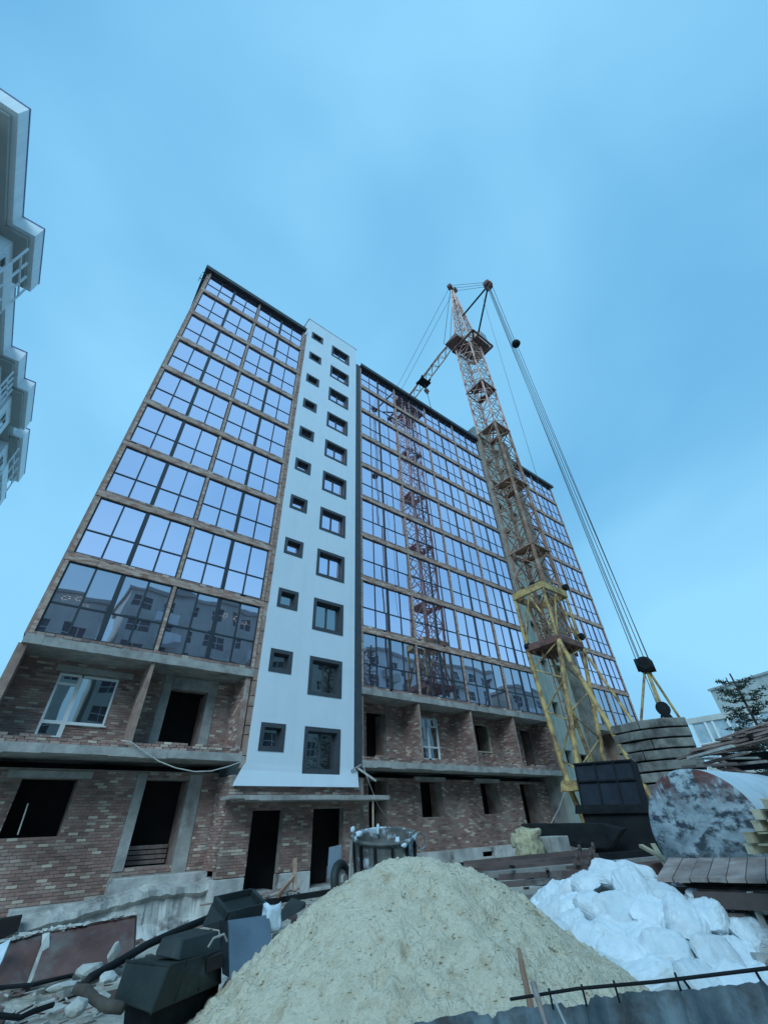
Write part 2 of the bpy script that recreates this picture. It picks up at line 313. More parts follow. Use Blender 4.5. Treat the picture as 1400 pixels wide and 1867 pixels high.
# wall of rectangles with rectangular holes; axis 'y': wall in the xz plane at y0..y1; axis 'x': wall in the yz plane
def holed(mb, a0, a1, z0, z1, holes, t0, t1, axis='y', mi=0):
    A = sorted({a0, a1, *[min(max(h[0], a0), a1) for h in holes], *[min(max(h[1], a0), a1) for h in holes]})
    Z = sorted({z0, z1, *[min(max(h[2], z0), z1) for h in holes], *[min(max(h[3], z0), z1) for h in holes]})
    inside = lambda a, z: any(h[0] < a < h[1] and h[2] < z < h[3] for h in holes)
    P = (lambda a, t, z: (a, t, z)) if axis == 'y' else (lambda a, t, z: (t, a, z))
    solid = {}
    for i in range(len(A)-1):
        for j in range(len(Z)-1): solid[i, j] = not inside((A[i]+A[i+1])/2, (Z[j]+Z[j+1])/2)
    for (i, j), s in solid.items():
        if not s: continue
        a, b, c, d = A[i], A[i+1], Z[j], Z[j+1]
        mb.quad(P(a, t0, c), P(b, t0, c), P(b, t0, d), P(a, t0, d), mi); mb.quad(P(b, t1, c), P(a, t1, c), P(a, t1, d), P(b, t1, d), mi)
        if not solid.get((i-1, j)): mb.quad(P(a, t1, c), P(a, t0, c), P(a, t0, d), P(a, t1, d), mi)
        if not solid.get((i+1, j)): mb.quad(P(b, t0, c), P(b, t1, c), P(b, t1, d), P(b, t0, d), mi)
        if not solid.get((i, j-1)): mb.quad(P(a, t1, c), P(b, t1, c), P(b, t0, c), P(a, t0, c), mi)
        if not solid.get((i, j+1)): mb.quad(P(a, t0, d), P(b, t0, d), P(b, t1, d), P(a, t1, d), mi)
    return mb

# ------------------------------------------------------------------ ground
def fb(x, y, s, o=3):
    v = 0; a = 1.0
    for k in range(o): v += a*noise.noise(Vector((x*s, y*s, 3.3*k))); s *= 2.1; a *= 0.5
    return v
g = MB(); nx, ny = 150, 100; X0, X1, Y0, Y1 = -25.0, 50.0, -30.0, 20.0
pts = []
for j in range(ny+1):
    for i in range(nx+1):
        x = X0+(X1-X0)*i/nx; y = Y0+(Y1-Y0)*j/ny
        e = min(1, min(x-X0, X1-x, y-Y0, Y1-y)/5)
        z = (0.07*fb(x, y, 0.5)+0.035*fb(x, y, 2.3, 2))*e - 0.02
        z -= .50*min(1, max(0, (y+4.2)/2.6))*min(1, max(0, (7.0-x)/1.5))*min(1, max(0, (x+14)/4))
        if y > 0 and x > -1.2 and x < 40: z = min(z, -0.05)
        pts.append((x, y, z))
g.add(pts, [(j*(nx+1)+i, j*(nx+1)+i+1, (j+1)*(nx+1)+i+1, (j+1)*(nx+1)+i) for j in range(ny) for i in range(nx)])
B = 600.0; z = -0.02
for q in [((-B, -B), (B, -B), (B, Y0), (-B, Y0)), ((-B, Y1), (B, Y1), (B, B), (-B, B)), ((-B, Y0), (X0, Y0), (X0, Y1), (-B, Y1)), ((X1, Y0), (B, Y0), (B, Y1), (X1, Y1))]:
    g.quad(*[(a, b, z) for a, b in q])
tag(g.build('ground', GROUND, smooth=True), kind='structure')

# ------------------------------------------------------------------ the unfinished apartment block
ZK = lambda k: 3*k-1.934
SX = [(-1.15, 6.42, 2), (11.80, 26.75, 4), (31.95, 39.75, 2)]     # glazed sections (x0, x1, bays)
bld = thing('apartment_building', 'tall unfinished apartment block with mirror glazing, raw brick lower floors and white stair tower', 'building', (19, 6, 0))
WY = 1.3
# back volume and side walls of the upper floors
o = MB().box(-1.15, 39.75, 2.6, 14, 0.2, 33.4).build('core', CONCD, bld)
mb = MB()
for x0, x1, n in SX:
    for xx in (x0, x1): mb.box(xx-0.10, xx+0.10, 0.0, 2.6, ZK(3), 33.2)
builds(mb, 'side_wall', ROUGHB, bld)
mb = MB()   # side wall of the lower loggia floor and ground floor at the far left end
mb.box(-1.27, -1.03, 0.02, 2.6, 4.0, ZK(3)-0.3); mb.box(-1.27, -1.03, 1.0, 14, -0.4, 3.75)
builds(mb, 'end_wall', ROUGHB, bld)
# bricks
bricks = []     # (centre, (sx, sy, sz))
def lay(a0, a1, z0, z1, holes, t, axis='y', face=-1):
    L_, H_, D_ = 0.25, 0.068, 0.03; row = 0; z = z0
    while z+H_ <= z1+0.01:
        a = a0-(L_+0.012)*(0.5 if row % 2 else 0)-random.random()*0.02
        while a < a1:
            b0, b1 = max(a, a0), min(a+L_, a1)
            if b1-b0 > 0.05:
                segs = [(b0, b1)]
                for h in holes:
                    if z+H_ > h[2]+0.01 and z < h[3]-0.01:
                        ns = []
                        for s0, s1 in segs:
                            if s1 <= h[0] or s0 >= h[1]: ns.append((s0, s1))
                            else:
                                if s0 < h[0]: ns.append((s0, h[0]))
                                if s1 > h[1]: ns.append((h[1], s1))
                        segs = ns
                for s0, s1 in segs:
                    if s1-s0 > 0.04:
                        pr = random.gauss(0, 0.004); dz = random.gauss(0, 0.002)
                        c = (s0+s1)/2
                        if axis == 'y': bricks.append((Vector((c, t+pr, z+H_/2+dz)), (s1-s0, D_, H_-0.004*random.random())))
                        else: bricks.append((Vector((t+pr, c, z+H_/2+dz)), (D_, s1-s0, H_-0.004*random.random())))
            a += L_+0.012
        z += H_+0.011; row += 1
def bwall(a0, a1, z0, z1, holes, t, th, axis='y', name='wall', lint=()):
    mb = MB(); holed(mb, a0, a1, z0, z1, holes, t, t+th, axis)
    w = mb.build(name, MORTAR, bld)
    lay(a0, a1, z0, z1, list(holes)+list(lint), t, axis); return w
def lintel(x0, x1, z0, z1, y=WY, m=None):
    MB().box(x0, x1, y-0.035, y+0.10, z0, z1).build('lintel', m or CONC, bld)
Z2, Z3 = 4.07, 7.07
H2 = [(0.12, 0.77, 4.42, 6.35), (0.77, 1.93, 4.83, 6.35), (3.77, 5.17, 4.1, 6.28), (13.0, 14.22, 4.1, 6.36), (16.2, 17.82, 4.42, 6.39), (20.9, 22.1, 4.93, 6.42), (25.2, 26.5, 4.1, 6.42),
      (33.2, 34.6, 4.1, 6.3), (36.6, 38.0, 4.9, 6.35)]
H1 = [(0.30, 1.76, 1.87, 3.30), (3.75, 5.16, 1.02, 3.32), (13.09, 14.1, 0.6, 3.45), (16.23, 17.68, 2.02, 3.46), (20.62, 22.02, 2.06, 3.46), (24.05, 25.6, 0.5, 3.46), (33.2, 34.6, 0.6, 3.4), (36.6, 38, 2, 3.4)]
w_main = bwall(-1.03, 6.40, Z2-0.1, Z3-0.25, [h for h in H2 if h[0] < 6], WY, 0.30, name='wall', lint=[(-0.05, 2.35, 6.42, 6.62), (3.35, 5.45, 6.28, 6.78), (3.42, 3.77, 4.0, 6.8), (5.17, 5.55, 4.0, 6.8)])
lintel(-0.05, 2.35, 6.42, 6.62); lintel(3.78, 5.2, 6.30, 6.75)
builds(MB().box(3.45, 3.76, WY-0.03, WY+0.05, 4.1, 6.78).box(5.18, 5.52, WY-0.03, WY+0.05, 4.1, 6.78), 'door_surround', CONC, bld)
w_r2 = bwall(11.9, 26.7, Z2-0.1, Z3-0.25, [h for h in H2 if 12 < h[0] < 27], WY, 0.30)
bwall(32, 39.7, Z2-0.1, Z3-0.25, [h for h in H2 if h[0] > 30], WY, 0.30)
w_g = bwall(-1.03, 6.2, 0.06, Z2-0.5, [h for h in H1 if h[0] < 6], WY, 0.35, lint=[(-0.1, 2.1, 3.32, 3.52), (3.42, 3.75, 0.9, 3.5), (5.16, 5.65, 0.7, 3.5), (1.3, 3.4, 0.0, 0.35), (3.4, 6.2, 0.0, 0.8)])
lintel(-0.1, 2.1, 3.32, 3.50)
builds(MB().box(3.44, 3.74, WY-0.03, WY+0.06, 0.95, 3.5).box(5.17, 5.62, WY-0.03, WY+0.06, 0.8, 3.5), 'door_surround', CONC, bld)
w_gr = bwall(11.75, 26.7, 0.72, Z2-0.5, [h for h in H1 if 12 < h[0] < 27], WY, 0.35, lint=[(15.9, 18.0, 3.48, 3.66), (20.3, 22.3, 3.48, 3.66)])
lintel(15.9, 18.0, 3.48, 3.65); lintel(20.3, 22.3, 3.48, 3.65)
bwall(32, 39.7, 0.5, Z2-0.5, [h for h in H1 if h[0] > 30], WY, 0.35)
# stair tower base in brick with two door openings
TD = [(7.16, 8.35, 0.2, 2.36), (9.57, 10.93, 0.15, 2.38)]
bwall(6.2, 11.7, 0.62, 3.12, TD, 0.0, 0.30, name='wall')
bwall(0.03, WY-0.03, 0.8, 3.4, [], 6.2, 0.3, 'x', name='wall')
bwall(-0.0+0.03, WY-0.03, 0.8, 3.4, [], 11.72, 0.2, 'x', name='wall')
mb = MB()      # reveals: brick or render-lined jambs read from the wall thickness; deep ones at the right openings
for h in H1+[q for q in H2 if q[2] < 4.2 or q[0] > 20]:
    mb.box(h[1]+0.0, h[1]+0.12, WY+0.36, WY+0.9, h[2], h[3])
builds(mb, 'door_jamb', ROUGHB, bld)
# near-black walls: the shade of the rooms is put into the colour
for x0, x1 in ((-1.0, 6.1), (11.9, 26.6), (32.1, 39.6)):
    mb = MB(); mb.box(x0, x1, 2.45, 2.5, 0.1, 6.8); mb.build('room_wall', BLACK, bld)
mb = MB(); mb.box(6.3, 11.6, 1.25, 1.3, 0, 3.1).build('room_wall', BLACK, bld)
# partitions of the open loggia floor and of the right part
mb = MB()
partx = [2.68, 15.43, 19.30, 23.05]
for px_ in partx+[35.85]:
    p = MB(); p.box(px_-0.06, px_+0.06, 0.02, WY-0.002, Z2+0.02, Z3-0.26); p.build('partition', ROUGHB, bld)
for px_ in (15.43, 19.30, 23.05): lay(0.03, WY-0.05, Z2+0.05, Z3-0.3, [], px_-0.062, 'x')
for px_ in (6.22, 26.62):
    MB().box(px_-0.05, px_+0.16, 0.02, WY-0.002, Z2+0.02, Z3-0.26).build('partition', ROUGHB, bld); lay(0.03, WY-0.05, Z2+0.05, Z3-0.3, [], px_-0.052, 'x')
for px_ in (11.83,): MB().box(px_, px_+0.12, 0.02, WY-0.002, Z2+0.02, Z3-0.26).build('partition', ROUGHB, bld)
# slabs
def slab(x0, x1, zt, th, y1=2.58, course=0.10):
    mb = MB(); n = max(2, int((x1-x0)/0.5)); 
    for i in range(n):
        a = x0+(x1-x0)*i/n; b = x0+(x1-x0)*(i+1)/n; j = random.uniform(-0.012, 0.012)
        mb.box(a, b, -0.06+j, 0.25, zt-th+random.uniform(-.008, .008), zt)
    mb.box(x0, x1, 0.252, y1, zt-th+0.01, zt-0.004)
    o = mb.build('floor_slab', EDGE if zt > 7.5 else CONC, bld)
    if course:
        x = x0
        while x < x1-0.05:
            l = min(0.25, x1-x)
            if random.random() > 0.03: h_ = course*random.uniform(0.8, 1.0); bricks.append((Vector((x+l/2-.006, random.uniform(-.02, .015), zt+0.003+h_/2)), (l-.012, 0.11, h_)))
            x += l
    return o
for x0, x1, n in SX:
    for k in range(3, 12): slab(x0-0.05, x1+0.03, ZK(k)+0.0, 0.26 if k > 3 else 0.30, 0.9 if k > 3 else 2.4)
# floor 2 slab and its low brick upstand
for x0, x1 in ((-1.27, 6.45), (11.78, 27.2), (31.9, 39.8)):
    mb = MB(); n = int((x1-x0)/0.8)
    for i in range(n):
        a = x0+(x1-x0)*i/n; b = x0+(x1-x0)*(i+1)/n
        mb.box(a, b, -0.08+random.uniform(-.02, .02), 0.3, 3.80+random.uniform(-.02, .02), 4.05)
    mb.box(x0, x1, 0.302, 2.4, 3.84, 4.045); mb.build('floor_slab', CONC, bld)
    z = 4.055
    for row in range(3):
        x = x0-0.1*(row % 2)
        while x < x1-0.1:
            a = max(x, x0); l = min(x+0.25, x1)-a
            if row < 2 or random.random() < 0.45: bricks.append((Vector((a+l/2-.006, random.uniform(-.012, .012), z+.033)), (l-.012, .12, .066)))
            x += 0.262
        z += 0.075
# plinth and foundation
mb = MB()
mb.box(-1.3, 1.2, WY-0.28, WY+0.1, -0.5, 0.05); mb.box(1.2, 3.4, WY-0.35, WY+0.1, -0.5, 0.36)
mb.box(3.4, 6.25, WY-0.42, WY+0.1, -0.5, 0.80); mb.box(6.12, 7.14, -0.08, 1.2, -0.4, 0.60); mb.box(8.37, 9.55, -0.08, 0.4, -0.4, 0.60)
mb.box(10.95, 11.8, -0.08, 1.2, -0.4, 0.60); mb.box(7.12, 8.39, -0.05, 1.2, -0.4, 0.18); mb.box(9.54, 10.96, -0.05, 1.2, -0.4, 0.13)
builds(mb, 'plinth', PLINTH, bld, bevel=0.03)
mb = MB(); holed(mb, 11.82, 26.9, -0.3, 0.74, [(19.9, 20.7, 0.36, 0.56), (14.6, 15.3, 0.36, 0.56)], WY-0.16, WY-0.004); mb.build('plinth', PLINTH, bld)
MB().box(31.9, 39.9, WY-0.16, WY-0.004, -0.3, 0.5).build('plinth', PLINTH, bld)
# rough, broken concrete ledge in front of the left foundation
mb = MB(); prof = []
NL = 90
for i in range(NL+1):
    x = -1.5+7.9*i/NL; t = i/NL
    zt = 0.02+0.50*min(1, max(0, (x-0.9)/3.6)) + 0.05*fb(x, 0, 1.8); yb = 0.35-0.12*fb(x, 5, .9)
    row = []
    for j, (yy, zz) in enumerate([(WY-0.30, zt+0.10), (yb+0.28, zt+0.04), (yb, zt-0.02), (yb-0.05, zt-0.16), (yb+0.10, zt-0.26), (yb+.02, -0.22), (yb-0.22, -0.42), (yb-.7, -.62)]):
        row.append((x+0.03*fb(x, j, 3), yy+0.09*fb(x*2, j*3.1, 1.5)+.03*fb(x*9, j*2, 1.5), zz+0.05*fb(x*2, j*1.7+9, 2)))
    prof.append(row)
vs = [p for r in prof for p in r]; m7 = len(prof[0])
mb.add(vs, [(i*m7+j, i*m7+j+1, (i+1)*m7+j+1, (i+1)*m7+j) for i in range(NL) for j in range(m7-1)])
mb.build('foundation_ledge', PLINTH, bld)
MB().prism([PY(-30, 1682, .12), PY(42, 1669, .12), PY(33, 1698, .12), PY(5, 1712, .12), PY(-30, 1730, .12)], (0, .3, 0)).build('cellar_opening', BLACK, bld)  # solid black block; its colour gives the shade of the opening

# glazing
HB = 3.0-0.26-0.09     # clear height of a glazed opening
def unit_frame(w, h):
    mb = MB(); t = 0.055; y0, y1 = 0.0, 0.07
    mb.box(0, w, y0, y1, 0, t); mb.box(0, w, y0, y1, h-t, h); mb.box(0, t, y0, y1, t, h-t); mb.box(w-t, w, y0, y1, t, h-t)
    cm = 0.085
    mb.box(w/2-cm, w/2+cm, y0-0.004, y1, t, h-t)
    zc = h*0.40
    mb.box(t, w/2-cm, y0+0.006, y1, zc-0.03, zc+0.03); mb.box(w/2+cm, w-t, y0+0.006, y1, zc-0.03, zc+0.03)
    for xm in ((t+w/2-cm)/2, (w/2+cm+w-t)/2):
        mb.box(xm-0.035, xm+0.035, y0+0.003, y1, t, zc-0.03); mb.box(xm-0.035, xm+0.035, y0+0.003, y1, zc+0.03, h-t)
    l0, l1 = t, (t+w/2-cm)/2-0.035; l2, l3 = (t+w/2-cm)/2+0.035, w/2-cm
    r0, r1 = w/2+cm, (w/2+cm+w-t)/2-0.035; r2, r3 = (w/2+cm+w-t)/2+0.035, w-t
    panes = [(a, b, c, d) for a, b in ((l0, l1), (l2, l3), (r0, r1), (r2, r3)) for c, d in ((t, zc-0.03), (zc+0.03, h-t))]
    return mb, panes
PANE = {}
def pane_mesh(m_):
    if m_.name not in PANE: PANE[m_.name] = MB().box(-.5, .5, -.5, .5, -.5, .5).mesh('pane', m_)
    return PANE[m_.name]
fr_mesh = {}; units = []
for si, (x0, x1, n) in enumerate(SX):
    pw = 0.13; bw = (x1-x0-pw*(n+1))/n
    for k in range(3, 12):
        h = HB if k < 11 else HB-0.28
        for i in range(n):
            xa = x0+pw+(bw+pw)*i
            units.append((xa, bw, k, h))
            key = (round(bw, 3), round(h, 3))
            if key not in fr_mesh: mb, ps = unit_frame(bw, h); fr_mesh[key] = (mb.mesh('glazing_frame', DARKM), ps)
def dist_u(u): return (Vector((u[0]+u[1]/2, 0, ZK(u[2])+1.3))-CAM).length
units.sort(key=dist_u)
restp = MB(); restw = MB()
for ui, (xa, bw, k, h) in enumerate(units):
    me, ps = fr_mesh[(round(bw, 3), round(h, 3))]; z0 = ZK(k)+0.10
    f = inst('glazing_frame', me, bld, (xa, 0.02, z0))
    gm = GLASSW if k == 3 else GLASS
    for (a, b, c, d) in ps:
        tilt = random.gauss(0, 0.0035); tz = random.gauss(0, 0.0045)
        if ui < 33:
            q = inst('pane', pane_mesh(gm), f, (xa+(a+b)/2, 0.06, z0+(c+d)/2), (b-a+.01, 0.012, d-c+.01), (tilt, 0, tz))
        else:
            mbx = restw if k == 3 else restp
            R = Matrix.Rotation(tilt, 3, 'X') @ Matrix.Rotation(tz, 3, 'Z'); c0 = Vector((xa+(a+b)/2, 0.06, z0+(c+d)/2)); w2, h2 = (b-a)/2+.005, (d-c)/2+.005
            vs = [c0+R@Vector((sx_*w2, sy_*.006, sz_*h2)) for sx_, sy_, sz_ in [(-1,-1,-1),(1,-1,-1),(1,1,-1),(-1,1,-1),(-1,-1,1),(1,-1,1),(1,1,1),(-1,1,1)]]
            mbx.add(vs, [(0,3,2,1),(4,5,6,7),(0,1,5,4),(1,2,6,5),(2,3,7,6),(3,0,4,7)], 1 if k == 3 else 0)
restp.v_off = len(restp.v)
n0 = len(restp.v); restp.v += restw.v; restp.f += [[i+n0 for i in f] for f in restw.f]; restp.r += restw.r; restp.m += restw.m
tag(restp.build('pane', [GLASS, GLASSW], bld), kind='stuff')
# brick piers between glazed bays
for x0, x1, n in SX:
    pw = 0.13; bw = (x1-x0-pw*(n+1))/n
    for i in range(n+1):
        xa = x0+(bw+pw)*i
        for k in range(3, 12):
            MB().box(xa+0.004, xa+pw-0.004, -0.035+random.uniform(-.01, .01), 0.30, ZK(k)+0.004, ZK(k+1)-0.27 if k < 11 else 33.55).build('bay_pier', EDGE, bld)
# roof edges
for x0, x1, _ in SX:
    a = x0-(0.35 if x0 < 0 else 0.02); b = x1+(0.35 if x1 > 39 else 0.05)
    MB().box(a, b, -0.20, 14.2, 33.56, 33.72).build('roof', ROOFM, bld); MB().box(a, b, -0.27, -0.205, 33.50, 33.86).build('roof_edge', ROOFM, bld)
MB().bar((-1.55, -0.2, 32.7), (-1.05, -0.2, 32.7), .04).bar((-1.6, 0.1, 32.3), (-1.1, 0.0, 32.3), .04).bar((-1.55, 0, 31.7), (-1.55, 0, 32.75), .03).build('roof_bracket', ROOFM, bld)
# ragged insulation and brick strip left of the white tower, thin render at its right
mb = MB(); z = 3.6
while z < 33.2:
    h = random.uniform(0.25, 0.7); mb.box(6.44, 6.66-random.random()*0.05, -0.05-random.random()*0.04, 0.2, z, z+h-0.03); z += h
mb.build('brick_edge', ROUGHB, bld)

# white stair tower
TWIN = []
for k in range(11):
    z0 = 4.19+2.905*k; TWIN.append((7.02, 8.02, z0, z0+0.93-0.05*k/11, 1))
    z0 = 3.50+2.905*k; TWIN.append((8.92, 10.60, z0, z0+1.62-0.18*k/11, 2))
mb = MB(); holed(mb, 6.62, 11.33, 3.75, 35.75, [w[:4] for w in TWIN if w[2] > 3.9]+[(8.92, 10.60, 3.75, 5.12)], -0.12, 0.30)
tw = mb.build('tower_cladding', WHITE, bld)
mb = MB(); mb.add([(6.30, -0.22, 3.06), (11.52, -0.22, 3.06), (11.52, -0.13, 3.62), (11.33, -0.121, 3.75), (10.60, -0.121, 3.75), (10.60, -0.14, 3.50), (8.92, -0.14, 3.50), (8.92, -0.121, 3.75), (6.62, -0.121, 3.75), (6.46, -0.13, 3.55)], [tuple(range(10))])
mb.add([(6.30, -0.22, 3.06), (11.52, -0.22, 3.06), (11.52, 0.1, 3.06), (6.30, 0.1, 3.06)], [(0, 3, 2, 1)])
mb.add([(11.52, -0.22, 3.06), (11.52, 0.1, 3.06), (11.52, 0.1, 3.62), (11.52, -0.13, 3.62)], [(0, 1, 2, 3)])
mb.add([(6.30, -0.22, 3.06), (6.46, -0.13, 3.55), (6.62, -0.121, 3.75), (6.62, 0.1, 3.75), (6.30, 0.1, 3.06)], [(0, 1, 2, 3, 4)])
mb.build('cladding_foot', WHITE, bld)
MB().box(6.62, 11.33, 0.30, 5.0, 3.4, 35.75).box(6.55, 11.4, -0.16, 5.0, 35.75, 35.85).build('tower_core', WHITE, bld)
MB().box(11.335, 11.76, -0.10, 0.30, 3.75, 33.6).build('dark_corner_strip', TRIM, bld)
MB().box(11.762, 11.80, -0.045, 0.25, 3.9, 33.2).build('render_strip', CONC, bld)
for (a, b, c, d, kind) in TWIN:
    t = 0.14; mb = MB(); yf = -0.145
    mb.box(a-0.02, b+0.02, yf, -0.118, c-0.02, c+t); mb.box(a-0.02, b+0.02, yf, -0.118, d-t, d+0.02)
    mb.box(a-0.02, a+t, yf, -0.118, c+t, d-t); mb.box(b-t, b+0.02, yf, -0.118, c+t, d-t)
    mb.box(a+.002, a+t, -0.117, 0.16, c+.002, d-.002); mb.box(b-t, b-.002, -0.117, 0.16, c+.002, d-.002); mb.box(a+t, b-t, -0.117, 0.16, d-t, d-.002); mb.box(a+t, b-t, -0.117, 0.16, c+.002, c+t)
    ia, ib, ic, id_ = a+t, b-t, c+t, d-t; f = 0.05
    mb.box(ia, ib, 0.10, 0.155, ic, ic+f); mb.box(ia, ib, 0.10, 0.155, id_-f, id_); mb.box(ia, ia+f, 0.10, 0.155, ic+f, id_-f); mb.box(ib-f, ib, 0.10, 0.155, ic+f, id_-f)
    if kind == 2: mb.box((ia+ib)/2-0.05, (ia+ib)/2+0.05, 0.09, 0.155, ic+f, id_-f)
    w = mb.build('window', TRIM, bld)
    cols = [(ia+f, ib-f)] if kind == 1 else [(ia+f, (ia+ib)/2-.05), ((ia+ib)/2+.05, ib-f)]
    for p0, p1 in cols:
        inst('tower_window_pane', pane_mesh(GLASS if c > 11 else GLASSD), w, ((p0+p1)/2, 0.13, (ic+id_)/2), (p1-p0, 0.012, id_-ic-2*f), (random.gauss(0, .006), 0, random.gauss(0, .006)))  # upper panes take the brighter glass to imitate the sky they reflect
# second stair tower: grey-green render and a rough dark strip, bare window openings
W2 = []
for k in range(11):
    z0 = 4.3+2.905*k; W2.append((27.5, 28.3, z0, z0+0.9)); W2.append((29.0, 30.3, z0-0.6, z0+0.75))
mb = MB(); holed(mb, 26.75, 30.6, 0.2, 35.9, W2, -0.10, 0.35)
mb.build('raw_tower_wall', GREEN, bld)
mb = MB(); holed(mb, 30.6, 31.95, 0.2, 35.9, [], -0.42, 0.35); mb.build('raw_tower_strip', DARKR, bld)
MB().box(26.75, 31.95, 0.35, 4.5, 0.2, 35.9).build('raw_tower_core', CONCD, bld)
for (a, b, c, d) in W2:
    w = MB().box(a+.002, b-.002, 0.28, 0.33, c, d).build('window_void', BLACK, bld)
    if random.random() < 0.6: inst('tower_window_pane', pane_mesh(GLASS), w, (b-0.28, 0.2, (c+d)/2-.1), (0.34, 0.02, (d-c)*.55))
MB().box(26.2, 27.4, 1.5, 4.4, 33.5, 36.1).build('roof_room', CONC, bld)
# windows of the open floor
mb = MB(); f = 0.065; y0, y1 = WY-0.03, WY+0.06
mb.box(0.12, 0.77, y0, y1, 6.28, 6.35); mb.box(0.12, 0.19, y0, y1, 4.42, 6.28); mb.box(0.70, 0.84, y0-0.004, y1, 4.42, 6.28); mb.box(0.19, 0.70, y0, y1, 5.98, 6.06); mb.box(0.19, 0.70, y0, y1, 4.80, 4.90); mb.box(0.19, 0.70, y0, y1, 4.42, 4.46)
mb.box(0.84, 1.93, y0, y1, 6.28, 6.35); mb.box(1.87, 1.93, y0, y1, 4.89, 6.28); mb.box(0.84, 1.93, y0, y1, 4.83, 4.89); mb.box(0.84, 2.0, y0-0.06, y1, 4.79, 4.828)
w = mb.build('balcony_window', PVC, bld)
for a, b, c, d in ((.19, .70, 6.06, 6.28), (.19, .70, 4.90, 5.98), (.19, .70, 4.46, 4.80), (.84, 1.87, 4.89, 6.28)):
    inst('window_glass', pane_mesh(GLASSD), w, ((a+b)/2, WY+.02, (c+d)/2), (b-a, .012, d-c), (random.gauss(0, .01), 0, random.gauss(0, .01)))
mb = MB()
mb.box(16.2, 17.82, y0, y1, 6.32, 6.39); mb.box(16.2, 16.28, y0, y1, 4.42, 6.32); mb.box(17.73, 17.82, y0, y1, 4.42, 6.32); mb.box(17.0, 17.14, y0, y1, 4.42, 6.32); mb.box(17.14, 17.73, y0, y1, 5.95, 6.03); mb.box(16.28, 17.0, y0, y1, 4.95, 5.03); mb.box(17.14, 17.73, y0, y1, 4.95, 5.03); mb.box(16.28, 17.73, y0, y1, 4.42, 4.48)
w = mb.build('balcony_window', PVC, bld)
for a, b, c, d in ((16.28, 17.0, 5.03, 6.32), (17.14, 17.73, 6.03, 6.32), (17.14, 17.73, 5.03, 5.95), (16.28, 17.0, 4.48, 4.95), (17.14, 17.73, 4.48, 4.95)):
    inst('window_glass', pane_mesh(GLASSD), w, ((a+b)/2, WY+.02, (c+d)/2), (b-a, .012, d-c))
MB().box(20.9, 22.1, y0, y1, 6.36, 6.42).box(20.9, 22.12, y0-.03, y1, 4.93, 5.0).box(22.03, 22.1, y0, y1, 5.0, 6.36).build('bare_window_frame', WOODY, bld)
# canopy over the entrances
mb = MB(); n = 14
for i in range(n):
    a = 5.95+6.5*i/n; b = 5.95+6.5*(i+1)/n
    mb.box(a, b, -1.02+random.uniform(-.025, .025), 0.0, 2.60+random.uniform(-.012, .012)+(0.06 if i == 0 else 0), 2.74+random.uniform(-.01, .012))
mb.build('canopy', CONC, bld)
MB().bar((11.72, -0.9, 2.6), (11.72, -0.85, 0.1), .05).build('canopy_prop', WOODY, bld)

# lay the bricks: the 300 that show largest as parts, the rest joined
bricks.sort(key=lambda b: (b[0]-CAM).length)
bm_mesh = MB()
bm_mesh.box(-.5, .5, -.5, .5, -.5, .5); bmesh_brick = bm_mesh.mesh('brick', BRICK)
rest = MB()
for i, (c, s) in enumerate(bricks):
    if i < 300: inst('brick', bmesh_brick, w_g, c, s, (random.gauss(0, .006), random.gauss(0, .004), random.gauss(0, .008)))
    else: rest.box(c.x-s[0]/2, c.x+s[0]/2, c.y-s[1]/2, c.y+s[1]/2, c.z-s[2]/2, c.z+s[2]/2)
tag(rest.build('brick', BRICK, bld), kind='stuff')

# ------------------------------------------------------------------ tower crane
cr_ = thing('tower_crane', 'tall rusty lattice tower crane with yellow lower legs, rising in front of the glazed building', 'crane', (21.6, -4.95, 0))
CX, CY_, HW = 21.6, -4.95, 0.86
def lattice(mb, cx, cy, hw, z0, z1, step, r=0.035, rl=0.07, horiz=True):
    cs = [(cx-hw, cy-hw), (cx+hw, cy-hw), (cx+hw, cy+hw), (cx-hw, cy+hw)]
    for c in cs: mb.bar((c[0], c[1], z0), (c[0], c[1], z1), rl*2)
    n = max(1, round((z1-z0)/step)); st = (z1-z0)/n
    for i in range(n):
        a, b = z0+i*st, z0+(i+1)*st
        for q in range(4):
            p, p2 = cs[q], cs[(q+1) % 4]
            mb.bar((*p, a), (*p2, b), r*1.5); mb.bar((*p2, a), (*p, b), r*1.5)
            if horiz: mb.bar((*p, b), (*p2, b), r*1.5)
            mx_, my_ = (p[0]+p2[0])/2, (p[1]+p2[1])/2
    return mb
tag(lattice(MB(), CX, CY_, HW, 26.9, 40.0, 1.42, 0.03, 0.058).build('upper_mast', PINK, cr_))
lattice(MB(), CX, CY_, HW, 12.2, 26.9, 1.55, 0.036, 0.075).build('middle_mast', BRN, cr_)
lattice(MB(), CX+.05, CY_, HW*.72, 8.7, 12.2, 1.1, 0.03, 0.055).build('inner_mast', BRN, cr_)
for zp in (15.4, 21.05, 26.9, 32.4):      # landings: triangular plates with a hatch, railing struts
    e = HW+0.07; m_ = DKRED if zp > 30 else BRN
    mb = MB()
    mb.box(CX-e, CX+e, CY_-e, CY_-0.25, zp, zp+0.05); mb.box(CX-e, CX-0.2, CY_-0.25, CY_+0.55, zp, zp+0.05); mb.box(CX+0.5, CX+e, CY_-0.25, CY_+e, zp, zp+0.05)
    for a, b in (((-e, -e), (e, -e)), ((e, -e), (e, e)), ((e, e), (-e, e)), ((-e, e), (-e, -e)), ((-e, -e), (e, e)), ((-e, e), (e, -e))): mb.bar((CX+a[0], CY_+a[1], zp-.03), (CX+b[0], CY_+b[1], zp-.03), .09)
    mb.build('landing', m_, cr_)
mb = MB()   # ladder inside the mast
for dx in (-0.2, 0.2): mb.bar((CX+dx, CY_+0.62, 1.6), (CX+dx, CY_+0.62, 39.5), .04)
z = 1.8
